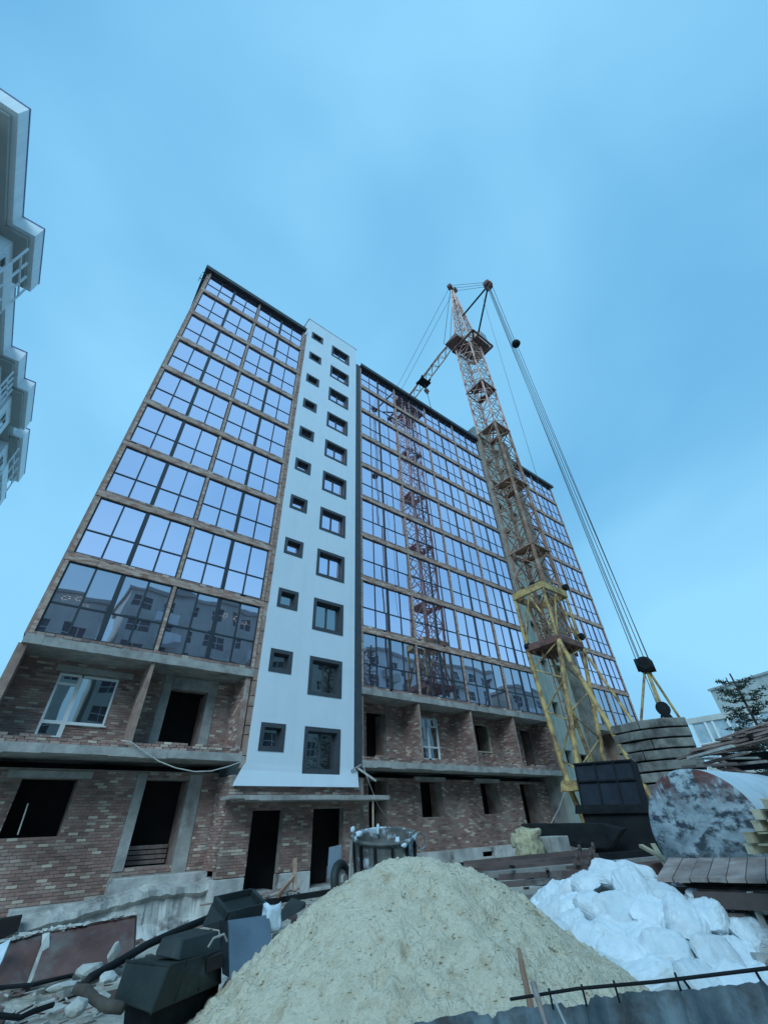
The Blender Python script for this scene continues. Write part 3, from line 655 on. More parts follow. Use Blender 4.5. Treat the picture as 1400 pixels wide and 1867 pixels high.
while z < 39.5: mb.bar((CX-.2, CY_+.62, z), (CX+.2, CY_+.62, z), .03); z += 0.6
mb.build('ladder', BRN, cr_)
mb = MB()   # collar rings
for z_, hw, hh, in ((12.3, 1.2, 0.42),):
    for a, b in (((-1, -1), (1, -1)), ((1, -1), (1, 1)), ((1, 1), (-1, 1)), ((-1, 1), (-1, -1))): mb.bar((CX-.25+a[0]*hw, CY_+a[1]*hw*.85, z_), (CX-.25+b[0]*hw, CY_+b[1]*hw*.85, z_), .14, hh)
mb.build('upper_collar', YEL, cr_, bevel=0.02)
mb = MB()
for a, b in (((-1, -1), (1, -1)), ((1, -1), (1, 1)), ((1, 1), (-1, 1)), ((-1, 1), (-1, -1))): mb.bar((CX-.3+a[0]*1.15, CY_+a[1]*1.0, 9.2), (CX-.3+b[0]*1.15, CY_+b[1]*1.0, 9.2), .18, .34)
mb.box(CX-1.0, CX+.6, CY_-.8, CY_+.8, 9.25, 9.45)
mb.build('lower_collar', DKRED, cr_, bevel=0.02)
for p in ((CX+1.0, CY_-1.1, 12.75), (CX+.9, CY_-1.05, 9.7), (CX-1.4, CY_+.9, 9.3), (CX-1.2, CY_-.3, 12.6)):
    MB().disc(p, (0, 1, 0.1), 0.2, 0.25, 12).build('guide_roller', BLKM, cr_)
# yellow frame between collars, then splayed legs
T = [(CX-.25+a*1.15, CY_+b*0.98) for a, b in ((-1, -1), (1, -1), (1, 1), (-1, 1))]
B9 = [(CX-.3+a*1.12, CY_+b*0.98) for a, b in ((-1, -1), (1, -1), (1, 1), (-1, 1))]
mb = MB()
for i in range(4):
    mb.tube([(*T[i], 12.1), (*B9[i], 9.3)], .085, 8)
    j = (i+1) % 4; mid = ((T[i][0]+T[j][0])/2, (T[i][1]+T[j][1])/2)
    mb.tube([(*mid, 12.1), (*B9[i], 9.3)], .05, 6); mb.tube([(*mid, 12.1), (*B9[j], 9.3)], .05, 6)
mb.build('collar_frame', YEL, cr_)
foot_l = PY(1047, 1432, -5.0); foot_r = PY(1102, 1395, -5.4)
def leg(pts, r): return MB().tube(pts, r, 8).build('leg', YEL, cr_)
leg([(*B9[3], 9.1), foot_l+Vector((.1, .35, 0)), foot_l+Vector((.4, .2, -1.4))], .12); leg([(*B9[0], 9.1), foot_l+Vector((-.3, -.55, .5)), foot_l+Vector((0, -.3, -1.3))], .12)
leg([(*B9[1], 9.1), foot_r, foot_r+Vector((.1, .1, -2.2))], .11); leg([(*B9[2], 9.1), foot_r+Vector((1.2, 1.2, -.4)), foot_r+Vector((1.2, 1.2, -2.4))], .10)
d1 = PY(1136, 1368, -7.6); d2 = PY(1150, 1312, -8.0)
def brace(pts, r, m_=YEL): return MB().tube(pts, r, 8).build('brace', m_, cr_)
brace([(*B9[0], 9.1), d1, d1+(d1-Vector((*B9[0], 9.1)))*.35], .12); brace([(*B9[1], 9.0), d2, d2+(d2-Vector((*B9[1], 9.0)))*.3], .07)
mb = MB()   # cross lacing of the leg faces
A0, A1 = Vector((*B9[3], 9.1)), foot_l+Vector((.1, .35, 0)); C0, C1 = Vector((*B9[0], 9.1)), foot_l+Vector((-.3, -.55, .5))
for i in range(6):
    t, t2 = i/6, (i+1)/6
    mb.tube([A0.lerp(A1, t), C0.lerp(C1, t2)] if i % 2 else [C0.lerp(C1, t), A0.lerp(A1, t2)], .04, 6)
E0, E1 = Vector((*B9[1], 9.1)), foot_r
for i in range(5):
    t, t2 = i/5, (i+1)/5
    mb.tube([C0.lerp(C1, t), E0.lerp(E1, t2)] if i % 2 else [E0.lerp(E1, t), C0.lerp(C1, t2)], .035, 6)
mb.build('leg_lacing', YEL, cr_)
MB().hull([foot_l+Vector(q) for q in ((-.35, -.4, .15), (.35, -.4, .15), (-.3, .4, .2), (.3, .4, .2), (-.5, -.5, -.2), (.5, -.5, -.2), (.4, .5, -.2), (-.4, .5, -.2))]).build('leg_shoe', YEL, cr_)
# head, cab, jib
HB_, AP = 40.0, Vector((21.5, -5.2, 52.0))
mb = MB(); base = [(CX-HW, CY_-HW), (CX+HW, CY_-HW), (CX+HW, CY_+HW), (CX-HW, CY_+HW)]
nlev = 8; prev = [Vector((*b, HB_)) for b in base]
for i in range(1, nlev+1):
    t = i/nlev; cur = [Vector((*b, HB_)).lerp(AP, t*0.95) for b in base]
    for q in range(4):
        mb.bar(prev[q], cur[q], .12 if i < 6 else .16)
        if i < nlev: mb.bar(prev[q], cur[(q+1) % 4], .05); mb.bar(prev[(q+1) % 4], cur[q], .05); mb.bar(cur[q], cur[(q+1) % 4], .05)
    prev = cur
mb.build('tower_head', PINK, cr_)
MB().disc(AP+Vector((-.35, 0, 0)), (1, .3, 0), .28, .5, 14).disc(AP+Vector((.35, -.1, -.1)), (1, .3, 0), .28, .5, 14).build('apex_pulley', DKRED, cr_)
mb = MB(); mb.prism([(CX-.2, CY_-1.4, 39.7), (CX+1.7, CY_-1.4, 39.7), (CX+1.7, CY_+.8, 39.7), (CX-.2, CY_+.9, 39.7)], (0, 0, .12))
for a, b in (((-1., -1.6), (1.9, -1.6)), ((1.9, -1.6), (1.9, .9)), ((-1, 1.2), (1.9, .9)), ((-1, -1.6), (-1, 1.2)), ((-1, -1.6), (1.9, .9))): mb.bar((CX+a[0], CY_+a[1], 39.65), (CX+b[0], CY_+b[1], 39.65), .16)
mb.build('slewing_platform', DKRED, cr_)
mb = MB(); mb.hull([(CX+.75+a, CY_-1.0+b, 39.9+c) for a, b, c in ((0.2, -.3, 0), (1.35, -.3, 0), (1.35, 1.5, 0), (0.2, 1.5, 0), (0.2, -.3, 2.5), (1.2, -.2, 2.5), (1.2, 1.4, 2.5), (0.2, 1.4, 2.5), (1.7, -.2, 1.0), (1.7, 1.4, 1.0))])
cab = mb.build('cab', CREAM, cr_, bevel=.05)
MB().box(CX+1.05, CX+1.8, CY_-1.34, CY_-1.31, 41.0, 42.0).build('cab_window', GLASSD, cab)
JD = Vector((0.178, 0.984, 0)).normalized(); JS = Vector((JD.y, -JD.x, 0))
JR = Vector((21.75, -3.9, 43.2)); JL = 27.0
MB().hull([JR+Vector(q) for q in ((-1.7, -1.2, -3.0), (-.2, -1.4, -3.2), (-.3, .3, -3.2), (-1.8, .4, -2.6), (-1.5, -.9, -1.9), (-.4, -1, -1.9), (-.5, .2, -2.), (-1.4, .2, -1.9))]).build('slewing_box', DKRED, cr_)
def jp(t, s, z): return JR + JD*t + JS*s + Vector((0, 0, 0.12*t+z))
mb = MB(); n = 20
jw = lambda t: 0.45*min(1, .25+t/3)
for i in range(n):
    t0, t1 = JL*i/n, JL*(i+1)/n; w0, w1 = jw(t0), jw(t1)
    for s, z in ((-1, 0), (1, 0), (0, 1)):
        mb.bar(jp(t0, s*w0, z*1.5*w0), jp(t1, s*w1, z*1.5*w1), .10)
    mb.bar(jp(t0, -w0, 0), jp(t1, w1, 0), .05); mb.bar(jp(t1, -w1, 0), jp(t1, w1, 0), .05)
    tm = (t0+t1)/2; wm = jw(tm)
    for s in (-1, 1): mb.bar(jp(t0, s*w0, 0), jp(tm, 0, 1.5*wm), .05); mb.bar(jp(tm, 0, 1.5*wm), jp(t1, s*w1, 0), .05)
mb.build('jib', PINK, cr_)
mb = MB(); q = jp(6.6, 0, -.35)
mb.box(q.x-.7, q.x+.7, q.y-.5, q.y+.5, q.z-.05, q.z+.1); 
for s in (-1, 1): mb.bar(jp(6.0, s*.5, -.1), jp(7.3, s*.5, -.1), .14, .3); mb.disc(jp(6.1, s*.55, .0), JS, .18, .1, 10); mb.disc(jp(7.2, s*.55, .0), JS, .18, .1, 10)
mb.build('trolley', BLKM, cr_)
q2 = q+Vector((.25, 0, -1.35))
mb = MB(); mb.disc(q2, (0, 1, 0), .32, .28, 14); mb.hull([q2+Vector(p) for p in ((-.22, -.15, 0), (.22, -.15, 0), (-.22, .15, 0), (.22, .15, 0), (-.1, -.1, -.55), (.12, -.1, -.6), (.1, .1, -.55))]); mb.bar(q, q2, .04)
mb.build('hook_block', DKRED, cr_)
MB().tube([q2+Vector((.05, 0, -.5)), q2+Vector((.2, 0, -2.2)), q2+Vector((.45, .05, -4.2))], .035, 5).build('slack_rope', ROPE, cr_)
# tail strut
TIP = Vector((20.74, -9.47, 43.9))
for s in (Vector((CX+HW, CY_-HW, 41.2)), Vector((CX-.35, CY_-.6, 44.6)), ): MB().bar(s, TIP, .13).build('strut', BLKM, cr_)
mb = MB(); mb.disc(TIP, (1, .1, 0), .42, .30, 18); mb.disc(TIP+Vector((-.3, 0, .15)), (1, .1, 0), .34, .16, 18); mb.disc(TIP+Vector((.3, .1, .1)), (1, .1, 0), .38, .16, 18)
mb.build('strut_pulley', DKRED, cr_)
def rope(a, b, r=.022, sag=0):
    a, b = Vector(a), Vector(b); pts = [a.lerp(b, t/8)+Vector((0, 0, -sag*4*(t/8)*(1-t/8))) for t in range(9)] if sag else [a, b]
    return MB().tube(pts, r, 5).build('rope', ROPE, cr_)
for s in (-.3, 0, .3): rope(AP+Vector((s, 0, .1-s)), TIP+Vector((s, 0, .25)))
JT = jp(JL, 0, .6)
for s in (-.35, .35): rope(AP+Vector((s, 0, 0)), jp(JL-2, s*1.2, .6), .022)
rope(AP+Vector((-.2, .1, -.3)), jp(1.4, -.6, .3), .03); rope(AP+Vector((-.1, .1, -1.8)), jp(.8, -.2, .3), .03)
PB = Vector((20.95, -9.2, 7.05))
for dx, dy in ((-.30, -.1), (-.12, 0), (.08, 0), (.28, .1)): rope(TIP+Vector((dx*.7, 0, -.2)), PB+Vector((dx*.6, -dx*.7, .2)), .02)
BALL = PH(940, 626, math.hypot(20.8, 7.4))
rope(TIP+Vector((.35, -.2, 0)), BALL+Vector((0, 0, .3)), .025); rope(BALL+Vector((0.1, 0, -.1)), PB+Vector((.1, -.2, .2)), .02)
mb = MB(); mb.tube([BALL+Vector((0, 0, .45)), BALL+Vector((0, 0, .28)), BALL+Vector((0, 0, .12)), BALL+Vector((0, 0, -.1)), BALL+Vector((0, 0, -.32)), BALL+Vector((0, 0, -.38))], [.08, .1, .3, .36, .25, .08], 14)
mb.build('rope_weight', BLKM, cr_, smooth=True)
rope(TIP+Vector((-.2, .1, -.2)), (22.6, -8.4, 5.0), .018); rope(TIP+Vector((-.1, .9, -1.)), (CX+1.4, CY_-1.2, 13), .014)
# rotating base, counterweights, machinery
vd = Vector((20.8, 7.6, 0)).normalized(); vs_ = Vector((vd.y, -vd.x, 0))        # view depth and sideways
mb = MB(); c0 = Vector((20.6, -7.6, 1.5))
mb.prism([c0+vs_*a+vd*b for a, b in ((-2.4, -2.2), (2.4, -2.2), (2.4, 2.6), (-2.4, 2.6))], (0, 0, -.4))
mb.build('turntable', BLKM, cr_)
def cw_stack(c, w, dep, n, z0, hh, parent, bulge=.25):
    for k in range(n):
        zz = z0+k*hh; cuts = sorted([-w/2, w/2]+([random.uniform(-w/2+.4, w/2-.6)] if k % 3 != 1 else []))
        off = random.uniform(-.04, .04)
        for a, b in zip(cuts[:-1], cuts[1:]):
            if b-a < .3: continue
            ch = lambda s: bulge*(1-(2*s/w)**2)
            pts = []; m_ = max(1, int((b-a)/.7))
            for i in range(m_+1):
                s = a+(b-a)*i/m_; s2 = min(max(s, a+.012), b-.012); pts.append(c+vs_*(s2+off)+vd*(-dep/2-ch(s)+random.uniform(-.012, .012)))
            pts += [c+vs_*(b-.012+off)+vd*(dep/2), c+vs_*(a+.012+off)+vd*(dep/2)]
            pts = [Vector((p.x, p.y, zz)) for p in pts]
            MB().prism(pts, (0, 0, hh-.06)).build('counterweight_block', CW, parent, bevel=.02)
cw_stack(Vector((21.0, -9.15, 0))-vs_*.75, 2.8, 1.6, 9, 1.60, .355, cr_, .62)
TZ = 1.60+9*.355
mb = MB()
for a, b in ((-.75, -.3), (.15, -.4), (.75, .3)): mb.tube([Vector((21.0, -9.15, TZ-.05))+vs_*(a-.25)+vd*b, PB], .055, 8)
mb.build('tripod', YEL, cr_)
mb = MB(); mb.tube([PB-vd*.28, PB-vd*.2, PB+vd*.2, PB+vd*.28], [.22, .34, .34, .22], 18); mb.tube([PB+vs_*.34-Vector((0, 0, .1)), PB+vs_*.1-Vector((0, 0, .1))], .24, 16); mb.tube([PB-vs_*.36+Vector((0, 0, .05)), PB-vs_*.1+Vector((0, 0, .05))], .28, 16); mb.build('base_pulley', BLKM, cr_)
q3 = PH(1208, 1292, 22.1)
mb = MB(); mb.tube([PB, q3+Vector((0, 0, .3))], .05, 6); mb.build('tripod_arm', YEL, cr_)
MB().disc(q3, (1, .3, 0), .26, .3, 14).disc(q3+Vector((0, 0, -.38)), (1, .3, 0), .22, .28, 14).build('small_pulley', BLKM, cr_)
# dark machinery cabinet
H0 = 18.2
q = [PH(1045, 1392, H0), PH(1151, 1384, H0), PH(1176, 1474, H0-.2), PH(1060, 1474, H0-.2)]
mc = thing('machinery_cabinet', 'dark navy ribbed steel cabinet in front of the crane legs', 'cabinet', q[3])
back = vd*1.5
MB().prism(q, back).build('body', NAVY, mc, bevel=.03)
mb = MB()
for t in (.02, .36, .68, .98):
    a = q[0].lerp(q[1], t); b = q[3].lerp(q[2], t); mb.bar(a-vd*.03, b-vd*.03, .05, .07, up=vd)
for t in (.02, .42, .98): mb.bar(q[0].lerp(q[3], t)-vd*.045, q[1].lerp(q[2], t)-vd*.045, .05, .07, up=vd)
mb.build('rib', BLKM, mc)
mb = MB(); h1 = H0-.5
mb.hull([PH(u, v, h) for u, v, h in ((1058, 1476, h1), (1180, 1470, h1), (1205, 1552, h1), (1085, 1556, h1), (1078, 1480, h1+3), (1200, 1478, h1+3), (1215, 1545, h1+3), (1100, 1550, h1+3))])
mb.hull([PH(u, v, h) for u, v, h in ((1048, 1468, h1-.1), (1180, 1466, h1-.1), (1181, 1482, h1-.1), (1048, 1484, h1-.1), (1050, 1468, h1+2), (1180, 1466, h1+2), (1050, 1484, h1+2), (1180, 1482, h1+2))])
mb.build('base_frame', BLKM, mc)
MB().prism([PH(1088, 1504, h1-.3), PH(1104, 1503, h1-.3), PH(1112, 1538, h1-.3), PH(1098, 1541, h1-.3)], vd*.08).build('name_plate', CONC, mc)
# tapering dark outrigger beam
hb = 16.2
o = MB().prism([PH(u, v, hb) for u, v in ((949, 1502), (1090, 1501), (1135, 1512), (1110, 1548), (1052, 1546), (953, 1520))], vd*1.0).build('outrigger_beam', BLKM, bevel=.02)
tag(o, 'tapering black steel beam pointing left from under the machinery cabinet', 'beam')

# ------------------------------------------------------------------ rails, beams and timber in the middle ground
def beam(p, q, w, h, m_, label, cat='beam', group=None, name='steel_beam', bevel=0):
    return tag(MB().bar(p, q, w, h).build(name, m_, bevel=bevel), label, cat, group)
beam(PH(835, 1580, 14), PH(1235, 1553, 15), .16, .15, BLKM, 'long dark rusty rail beam lying level behind the sand and sacks', name='rail_beam')
beam(PH(880, 1596, 12), PH(1245, 1562, 14.5), .2, .10, CONCD, 'second dark rail beam lying in front of the long rusty one', name='rail_beam')
beam(PH(905, 1614, 11.5), PH(1190, 1590, 13), .22, .08, RUST, 'flat brown beam just behind the white sacks', name='rail_beam')
beam(PH(1080, 1608, 11.8), PH(1215, 1590, 12.6), .5, .35, DKRED, 'dull red steel channel between the sacks and the plank deck', name='steel_channel')
mb = MB()
for i in range(5): mb.bar(PH(845, 1575+i*7, 13.6-.4*i), PH(1080+i*10, 1552+i*9, 14.2-.4*i), .10, .10)
tag(mb.build('steel_bundle', RUST), 'bundle of thin dark steel bars lying between sand pile and rail beams', 'steel bars')
for u, v in ((1063, 1572), (1088, 1568)):
    b = PH(u, v, 12.6); mb = MB()
    for i in range(7): mb.disc(b+Vector((0, 0, .24-.075*i))-vd*.02*i+vs_*(-.045*i), vd if i % 2 else vs_, .065, .05, 8)
    tag(mb.build('rusty_chain', RUST), 'heavy rusty chain hanging over the rail beams' + (', the left one of two' if u < 1070 else ', the right one of two'), 'chain', 'chains on the rail beams')
for (u0, v0, u1, v1, nm) in ((1168, 1542, 1222, 1572, 'longer'), (1190, 1540, 1216, 1582, 'shorter')):
    beam(PH(u0, v0, 12.3), PH(u1, v1, 11.6), .09, .05, WOODY, nm+' brown stick leaning left of the plank deck under the tank', 'stick', 'sticks left of the plank deck', 'wooden_stick')
mb = MB(); rs = random.Random(31)
for i in range(60):
    h = rs.uniform(11.6, 15.5); a = PH(rs.uniform(850, 1210), rs.uniform(1562, 1612), h); a.z = max(.1, a.z)-rs.uniform(0, .25); an = rs.uniform(-.9, .9)
    mb.bar(a, a+Vector((math.cos(an), -math.sin(an)*.8, rs.uniform(-.15, .15)))*rs.uniform(.2, 1.1), rs.uniform(.02, .09), rs.uniform(.02, .06), mi=rs.choice([0, 0, 1, 2, 3]))
tag(mb.build('scrap', [BLKM, RUST, WOOD, PLINTH]), 'tangle of small steel and timber scrap between the rail beams', 'scrap', kind='stuff')
# yellow sack near the wall
def lump(name, c, s, m_, label, cat, seed=0, group=None, sub=3, amp=.18, flat=.5, rot=None):
    bm = bmesh.new(); bmesh.ops.create_icosphere(bm, subdivisions=sub, radius=1)
    for v in bm.verts:
        n_ = v.co.normalized(); k = 1+amp*noise.noise(n_*1.7+Vector((seed*3.1, 0, 0)))+amp*.5*noise.noise(n_*4+Vector((0, seed*2.3, 0)))
        p = Vector([math.copysign(abs(a)**flat, a) for a in n_]) if flat != 1 else n_.copy()
        v.co = Vector((p.x*s[0], p.y*s[1], p.z*s[2]))*k*.8
    me = bpy.data.meshes.new(name); bm.to_mesh(me); bm.free(); me.materials.append(m_)
    me.polygons.foreach_set('use_smooth', [True]*len(me.polygons))
    o = bpy.data.objects.new(name, me); COL.objects.link(o); o.location = c
    if rot: o.rotation_euler = rot
    return tag(o, label, cat, group)
YSACK = mat('yellow sacking', (0.40, 0.36, 0.22), (0.60, 0.56, 0.38), 4, 0.9, 1.0, c3=(0.25, 0.2, 0.12), s3=3, t3=(.5, .65), bscale=9, bdist=.06)
lump('yellow_sack', PH(966, 1541, 15), (.42, .4, .42), YSACK, 'crumpled yellow sack sitting by the brick wall right of the sand', 'sack', 4, amp=.5)
lump('knotted_cloth', PH(946, 1533, 15.2), (.16, .2, .22), YSACK, 'small pale knotted cloth beside the yellow sack', 'cloth', 9, amp=.6)
for i, (u, v) in enumerate(((985, 1543), (1003, 1541), (1020, 1541))):
    p = PH(u, v, 15.6); tag(MB().box(p.x-.28, p.x+.28, p.y-.15, p.y+.15, p.z-.28, p.z+.2).build('aerated_block', CONC, bevel=.02), ['pale block touching the yellow sack', 'pale block between two others under the black outrigger beam', 'pale block furthest from the yellow sack'][i], 'block', 'pale blocks under the outrigger beam')

# ------------------------------------------------------------------ concrete bucket in front of the wall
bc = PH(702, 1570, 11.2); bc.z = 0
bk = thing('concrete_bucket', 'battered round steel concrete bucket with pale splashes, behind the sand pile', 'bucket', bc)
rimz = PH(702, 1524, 11.2).z
BKM = mat('splashed bucket steel', (0.07, 0.07, 0.068), (0.15, 0.15, 0.14), 2.5, 0.75, 0.4, c3=(0.42, 0.50, 0.54), s3=1.9, t3=(0.53, 0.6))
mb = MB(); n = 28; R1, R0 = 0.66, 0.56; tl = lambda t: .13*(math.cos(t)*(-.55)+math.sin(t)*(-.83)); vs2 = []; prof_ = [(R0, .35), (R1*.95, rimz-.18), (R1, rimz), (R1-.07, rimz), (R1*.9, rimz-.2), (R0*.85, .6)]
for k in range(n):
    t = 2*math.pi*k/n
    for r, z in prof_: rr = r*(1+.015*noise.noise(Vector((math.cos(t)*2, math.sin(t)*2, z)))); vs2.append((bc.x+rr*math.cos(t), bc.y+rr*math.sin(t), z-tl(t)*(1 if z > 1 else .3)))
m_ = len(prof_); mb.add(vs2, [(k*m_+j, ((k+1) % n)*m_+j, ((k+1) % n)*m_+j+1, k*m_+j+1) for k in range(n) for j in range(m_-1)])
mb.build('shell', BKM, bk)
mb = MB()
mb.tube([(bc.x+(R1+.03)*math.cos(2*math.pi*k/24), bc.y+(R1+.03)*math.sin(2*math.pi*k/24), rimz-tl(2*math.pi*k/24)) for k in range(25)], .035, 6)
mb.build('rim', BKM, bk)
for k in range(12):
    t = 2*math.pi*k/12+.1; a = Vector((bc.x+.67*math.cos(t), bc.y+.67*math.sin(t), rimz-.06-tl(t))); b = Vector((bc.x+.58*math.cos(t), bc.y+.58*math.sin(t), .4)); MB().bar(a, b, .05).build('stave', BLKM, bk)
for i, (u, v, s) in enumerate(((643, 1512, (.08, .08, .10)), (654, 1520, (.14, .1, .09)), (689, 1513, (.07, .07, .2)), (725, 1534, (.12, .09, .16)), (737, 1541, (.14, .07, .07)), (756, 1526, (.07, .1, .10)))):
    lump('cloth', PH(u, v, 10.6 if i not in (2, 5) else 11.7), [q*.62 for q in s], RAG, ['small pale cloth knot on the left end of the bucket rim', 'pale blue cloth draped just right of the left end of the bucket rim', 'upright pale blue cloth on the middle of the bucket rim', 'larger pale blue cloth on the front right of the bucket rim', 'pointed end of pale blue cloth trailing right on the bucket rim', 'pale cloth at the right end of the bucket rim'][i], 'cloth', i, 'cloths on the bucket rim', 2, .5, .8)
# wire loop and tube at its right, wheel and sheet leaning at its left
mb = MB(); c = PH(765, 1533, 10.7); mb.tube([c+Vector((.12*math.cos(t), -.03, .13*math.sin(t))) for t in [2*math.pi*k/14 for k in range(15)]], .018, 5)
tag(mb.build('wire_loop', BKM), 'grey wire loop hooked on the right side of the bucket rim', 'wire')
wc = PH(622, 1606, 11.6); mb = MB(); ax = Vector((.5, -1, .15)).normalized()
wh = thing('wheel', 'old dark rubber wheel leaning between the entrance and the bucket', 'wheel', wc)
a_ = ax.orthogonal().normalized(); b_ = ax.cross(a_)
mb.tube([wc+(a_*math.cos(t)+b_*math.sin(t))*.27 for t in [2*math.pi*k/24 for k in range(25)]], .085, 10, caps=False); mb.build('tyre', HOOD, wh, smooth=True)
MB().disc(wc, ax, .2, .06, 20).disc(wc-ax*-.05, ax, .1, .12, 12).build('rim', CONC, wh)
q = [PH(600, 1545, 12.6), PH(622, 1540, 12.6), PH(620, 1600, 12.4), PH(596, 1602, 12.4)]
tag(MB().prism(q, Vector((.05, .08, 0))).build('leaning_sheet', BLUEG), 'blue grey sheet leaning in the right entrance doorway', 'sheet')
tag(MB().tube([PH(641, 1532, 10.6), PH(638, 1606, 10.6)], .03, 6).build('steel_prop', CONC), 'pale upright pole standing at the left side of the bucket', 'pole')

# ------------------------------------------------------------------ sand pile
sc = Vector((4.75, -11.16)); sp_ = MB(); n = 330; Rm = 3.6
ridge_dir = Vector((0.80, -0.60)).normalized(); rp = Vector((-ridge_dir.y, ridge_dir.x))
SANDLINE = [((4.3, -11.0), (4.95, -11.2)), ((4.95, -11.2), (4.77, -12.96+.9)), ((4.77, -12.06), (4.83, -13.2)), ((4.83, -13.2), (4.7, -14.0))]
_a, _b, _c, _d, _e = PH(700, 1585, 7.3), PH(780, 1570, 7.4), PH(865, 1640, 6.25), PH(1000, 1712, 5.6), PH(1125, 1785, 5.25)
SANDLINE = [((p.x, p.y), (q.x, q.y)) for p, q in ((_a, _b), (_b, _c), (_c, _d), (_d, _e))]
_f = PH(918, 1608, 6.9); SCUT = ((_c.x, _c.y), (_f.x, _f.y))
def sand_h(x, y):
    p = Vector((x, y))-sc; a = p.dot(ridge_dir); b = p.dot(rp)
    aa = a*(0.98 if a > 0 else 1.02)
    r = math.hypot(aa, b*1.0)
    k = 14; q = 0
    for ox, oy, hh in ((0, 0, 1.305), (-.289, .234, 1.228), (.408, -.331, 1.276)):
        r1 = math.sqrt((p.x-ox)**2+(p.y-oy)**2+.33)-.575; q += math.exp(k*(hh-.70*r1))
    h = math.log(max(q, 1e-30))/k
    e = min(1, r/.8)
    h += e*(0.06*fb(x+3, y, 1.4)+0.030*fb(x, y+7, 4.2, 4))
    # smooth slide band along the crest and down to the right
    band = 9
    for (ax, ay), (bx, by) in SANDLINE:
        dx, dy = bx-ax, by-ay; t = max(0, min(1, ((x-ax)*dx+(y-ay)*dy)/(dx*dx+dy*dy))); band = min(band, math.hypot(x-ax-t*dx, y-ay-t*dy))
    h += .055*math.exp(-(band/.16)**2)
    g_ = p-Vector((.15, -.25)); ga = g_.dot(Vector((.55, -.83)).normalized()); gb = g_.dot(Vector((.83, .55)).normalized())
    dx, dy = SCUT[1][0]-SCUT[0][0], SCUT[1][1]-SCUT[0][1]; t = max(0, min(1, ((x-SCUT[0][0])*dx+(y-SCUT[0][1])*dy)/(dx*dx+dy*dy)))
    h -= .05*math.exp(-(math.hypot(x-SCUT[0][0]-t*dx, y-SCUT[0][1]-t*dy)/.07)**2)
    sand_h.band = band
    return h
pts = []
for j in range(n+1):
    for i in range(n+1):
        x = sc.x-Rm+2*Rm*i/n; y = sc.y-Rm+2*Rm*j/n
        h = sand_h(x, y); h += 0.016*noise.noise(Vector((x*15, y*15, 1)))+0.011*noise.noise(Vector((x*33, y*33, 5)))
        lump_ = noise.noise(Vector((x*7, y*7, 11))); l2 = noise.noise(Vector((x*13, y*13, 4))); msk = min(1, max(0, noise.noise(Vector((x*.9, y*.9, 8)))*3+.9))*(1-.92*math.exp(-(sand_h.band/.26)**2)); h += msk*(0.12*max(0, lump_-.15)-0.16*max(0, -lump_-.18)+.06*max(0, l2-.15)-.08*max(0, -l2-.2)+.02*max(0, noise.noise(Vector((x*24, y*24, 2)))-.1))
        pts.append((x, y, max(h, -0.3)))
sp_.add(pts, [(j*(n+1)+i, j*(n+1)+i+1, (j+1)*(n+1)+i+1, (j+1)*(n+1)+i) for j in range(n) for i in range(n) if max(pts[j*(n+1)+i][2], pts[(j+1)*(n+1)+i+1][2]) > -0.28])
tag(sp_.build('sand_pile', SAND, smooth=True), 'big pale yellow sand pile in the middle foreground', 'sand pile')
# clods rolled down the pile
rs = random.Random(5); clod = MB()
for i in range(2600):
    x = rs.uniform(sc.x-2.8, sc.x+2.4); y = rs.uniform(sc.y-3.2, sc.y+1.0); z = sand_h(x, y)
    if z < 0: continue
    s = rs.uniform(.008, .026)
    clod.add([(x+s*rs.uniform(.7, 1.2)*a, y+s*b*rs.uniform(.7, 1.2), z+s*c*.7) for a, b, c in ((1, 0, 0), (-1, 0, 0), (0, 1, 0), (0, -1, 0), (0, 0, 1), (0, 0, -1))], [(0, 2, 4), (2, 1, 4), (1, 3, 4), (3, 0, 4), (2, 0, 5), (1, 2, 5), (3, 1, 5), (0, 3, 5)])
tag(clod.build('sand_clods', SAND), 'small clods of sand scattered over the pile', 'sand', kind='stuff')

# ------------------------------------------------------------------ white sacks
def sack_mesh(seed):
    bm = bmesh.new(); bmesh.ops.create_icosphere(bm, subdivisions=5, radius=1)
    for v in bm.verts:
        n_ = v.co.normalized(); p = Vector((math.copysign(abs(n_.x)**.55, n_.x), math.copysign(abs(n_.y)**.6, n_.y), math.copysign(abs(n_.z)**.8, n_.z)))
        k = 1+.14*noise.noise(n_*1.8+Vector((seed, 0, 0)))
        q = Vector((n_.x*2.0, n_.y*6, n_.z*3+seed))
        wr = -.10*(1-abs(noise.noise(q)*3.2)) if abs(noise.noise(q)) < .31 else 0
        wr += -.05*max(0, 1-abs(noise.noise(n_*5+Vector((3, seed, 3))))*5)+.03*noise.noise(n_*9+Vector((seed, 3, 3)))
        sag = .02*noise.noise(n_*2.5+Vector((0, 0, seed*2)))
        x, y, z = p.x*.34*k, p.y*.225*(1-.12*abs(p.x)**3), p.z*.135+sag
        e = max(0, abs(x)-.22); z *= max(.12, 1-e*7.5); y *= 1+e*.5
        x += .02*noise.noise(Vector((0, n_.y*4, seed)))
        v.co = Vector((x*(1+wr*.25), y*(1+wr*.3), z*(1+wr*1.1)))
    me = bpy.data.meshes.new('sack'); bm.to_mesh(me); bm.free(); me.materials.append(SACK); me.polygons.foreach_set('use_smooth', [True]*len(me.polygons)); return me
sm = [sack_mesh(i*2.7+.3) for i in range(6)]
rs = random.Random(11)
sk_c = Vector((8.65, -11.95))
def pile_h(x, y):
    p = Vector((x, y))-sk_c; a = p.dot(Vector((.35, -.94))); b = p.dot(Vector((.94, .35)))
    return max(0, .98-0.46*math.hypot(a*0.80, b*1.0))
SK = []; spots = []
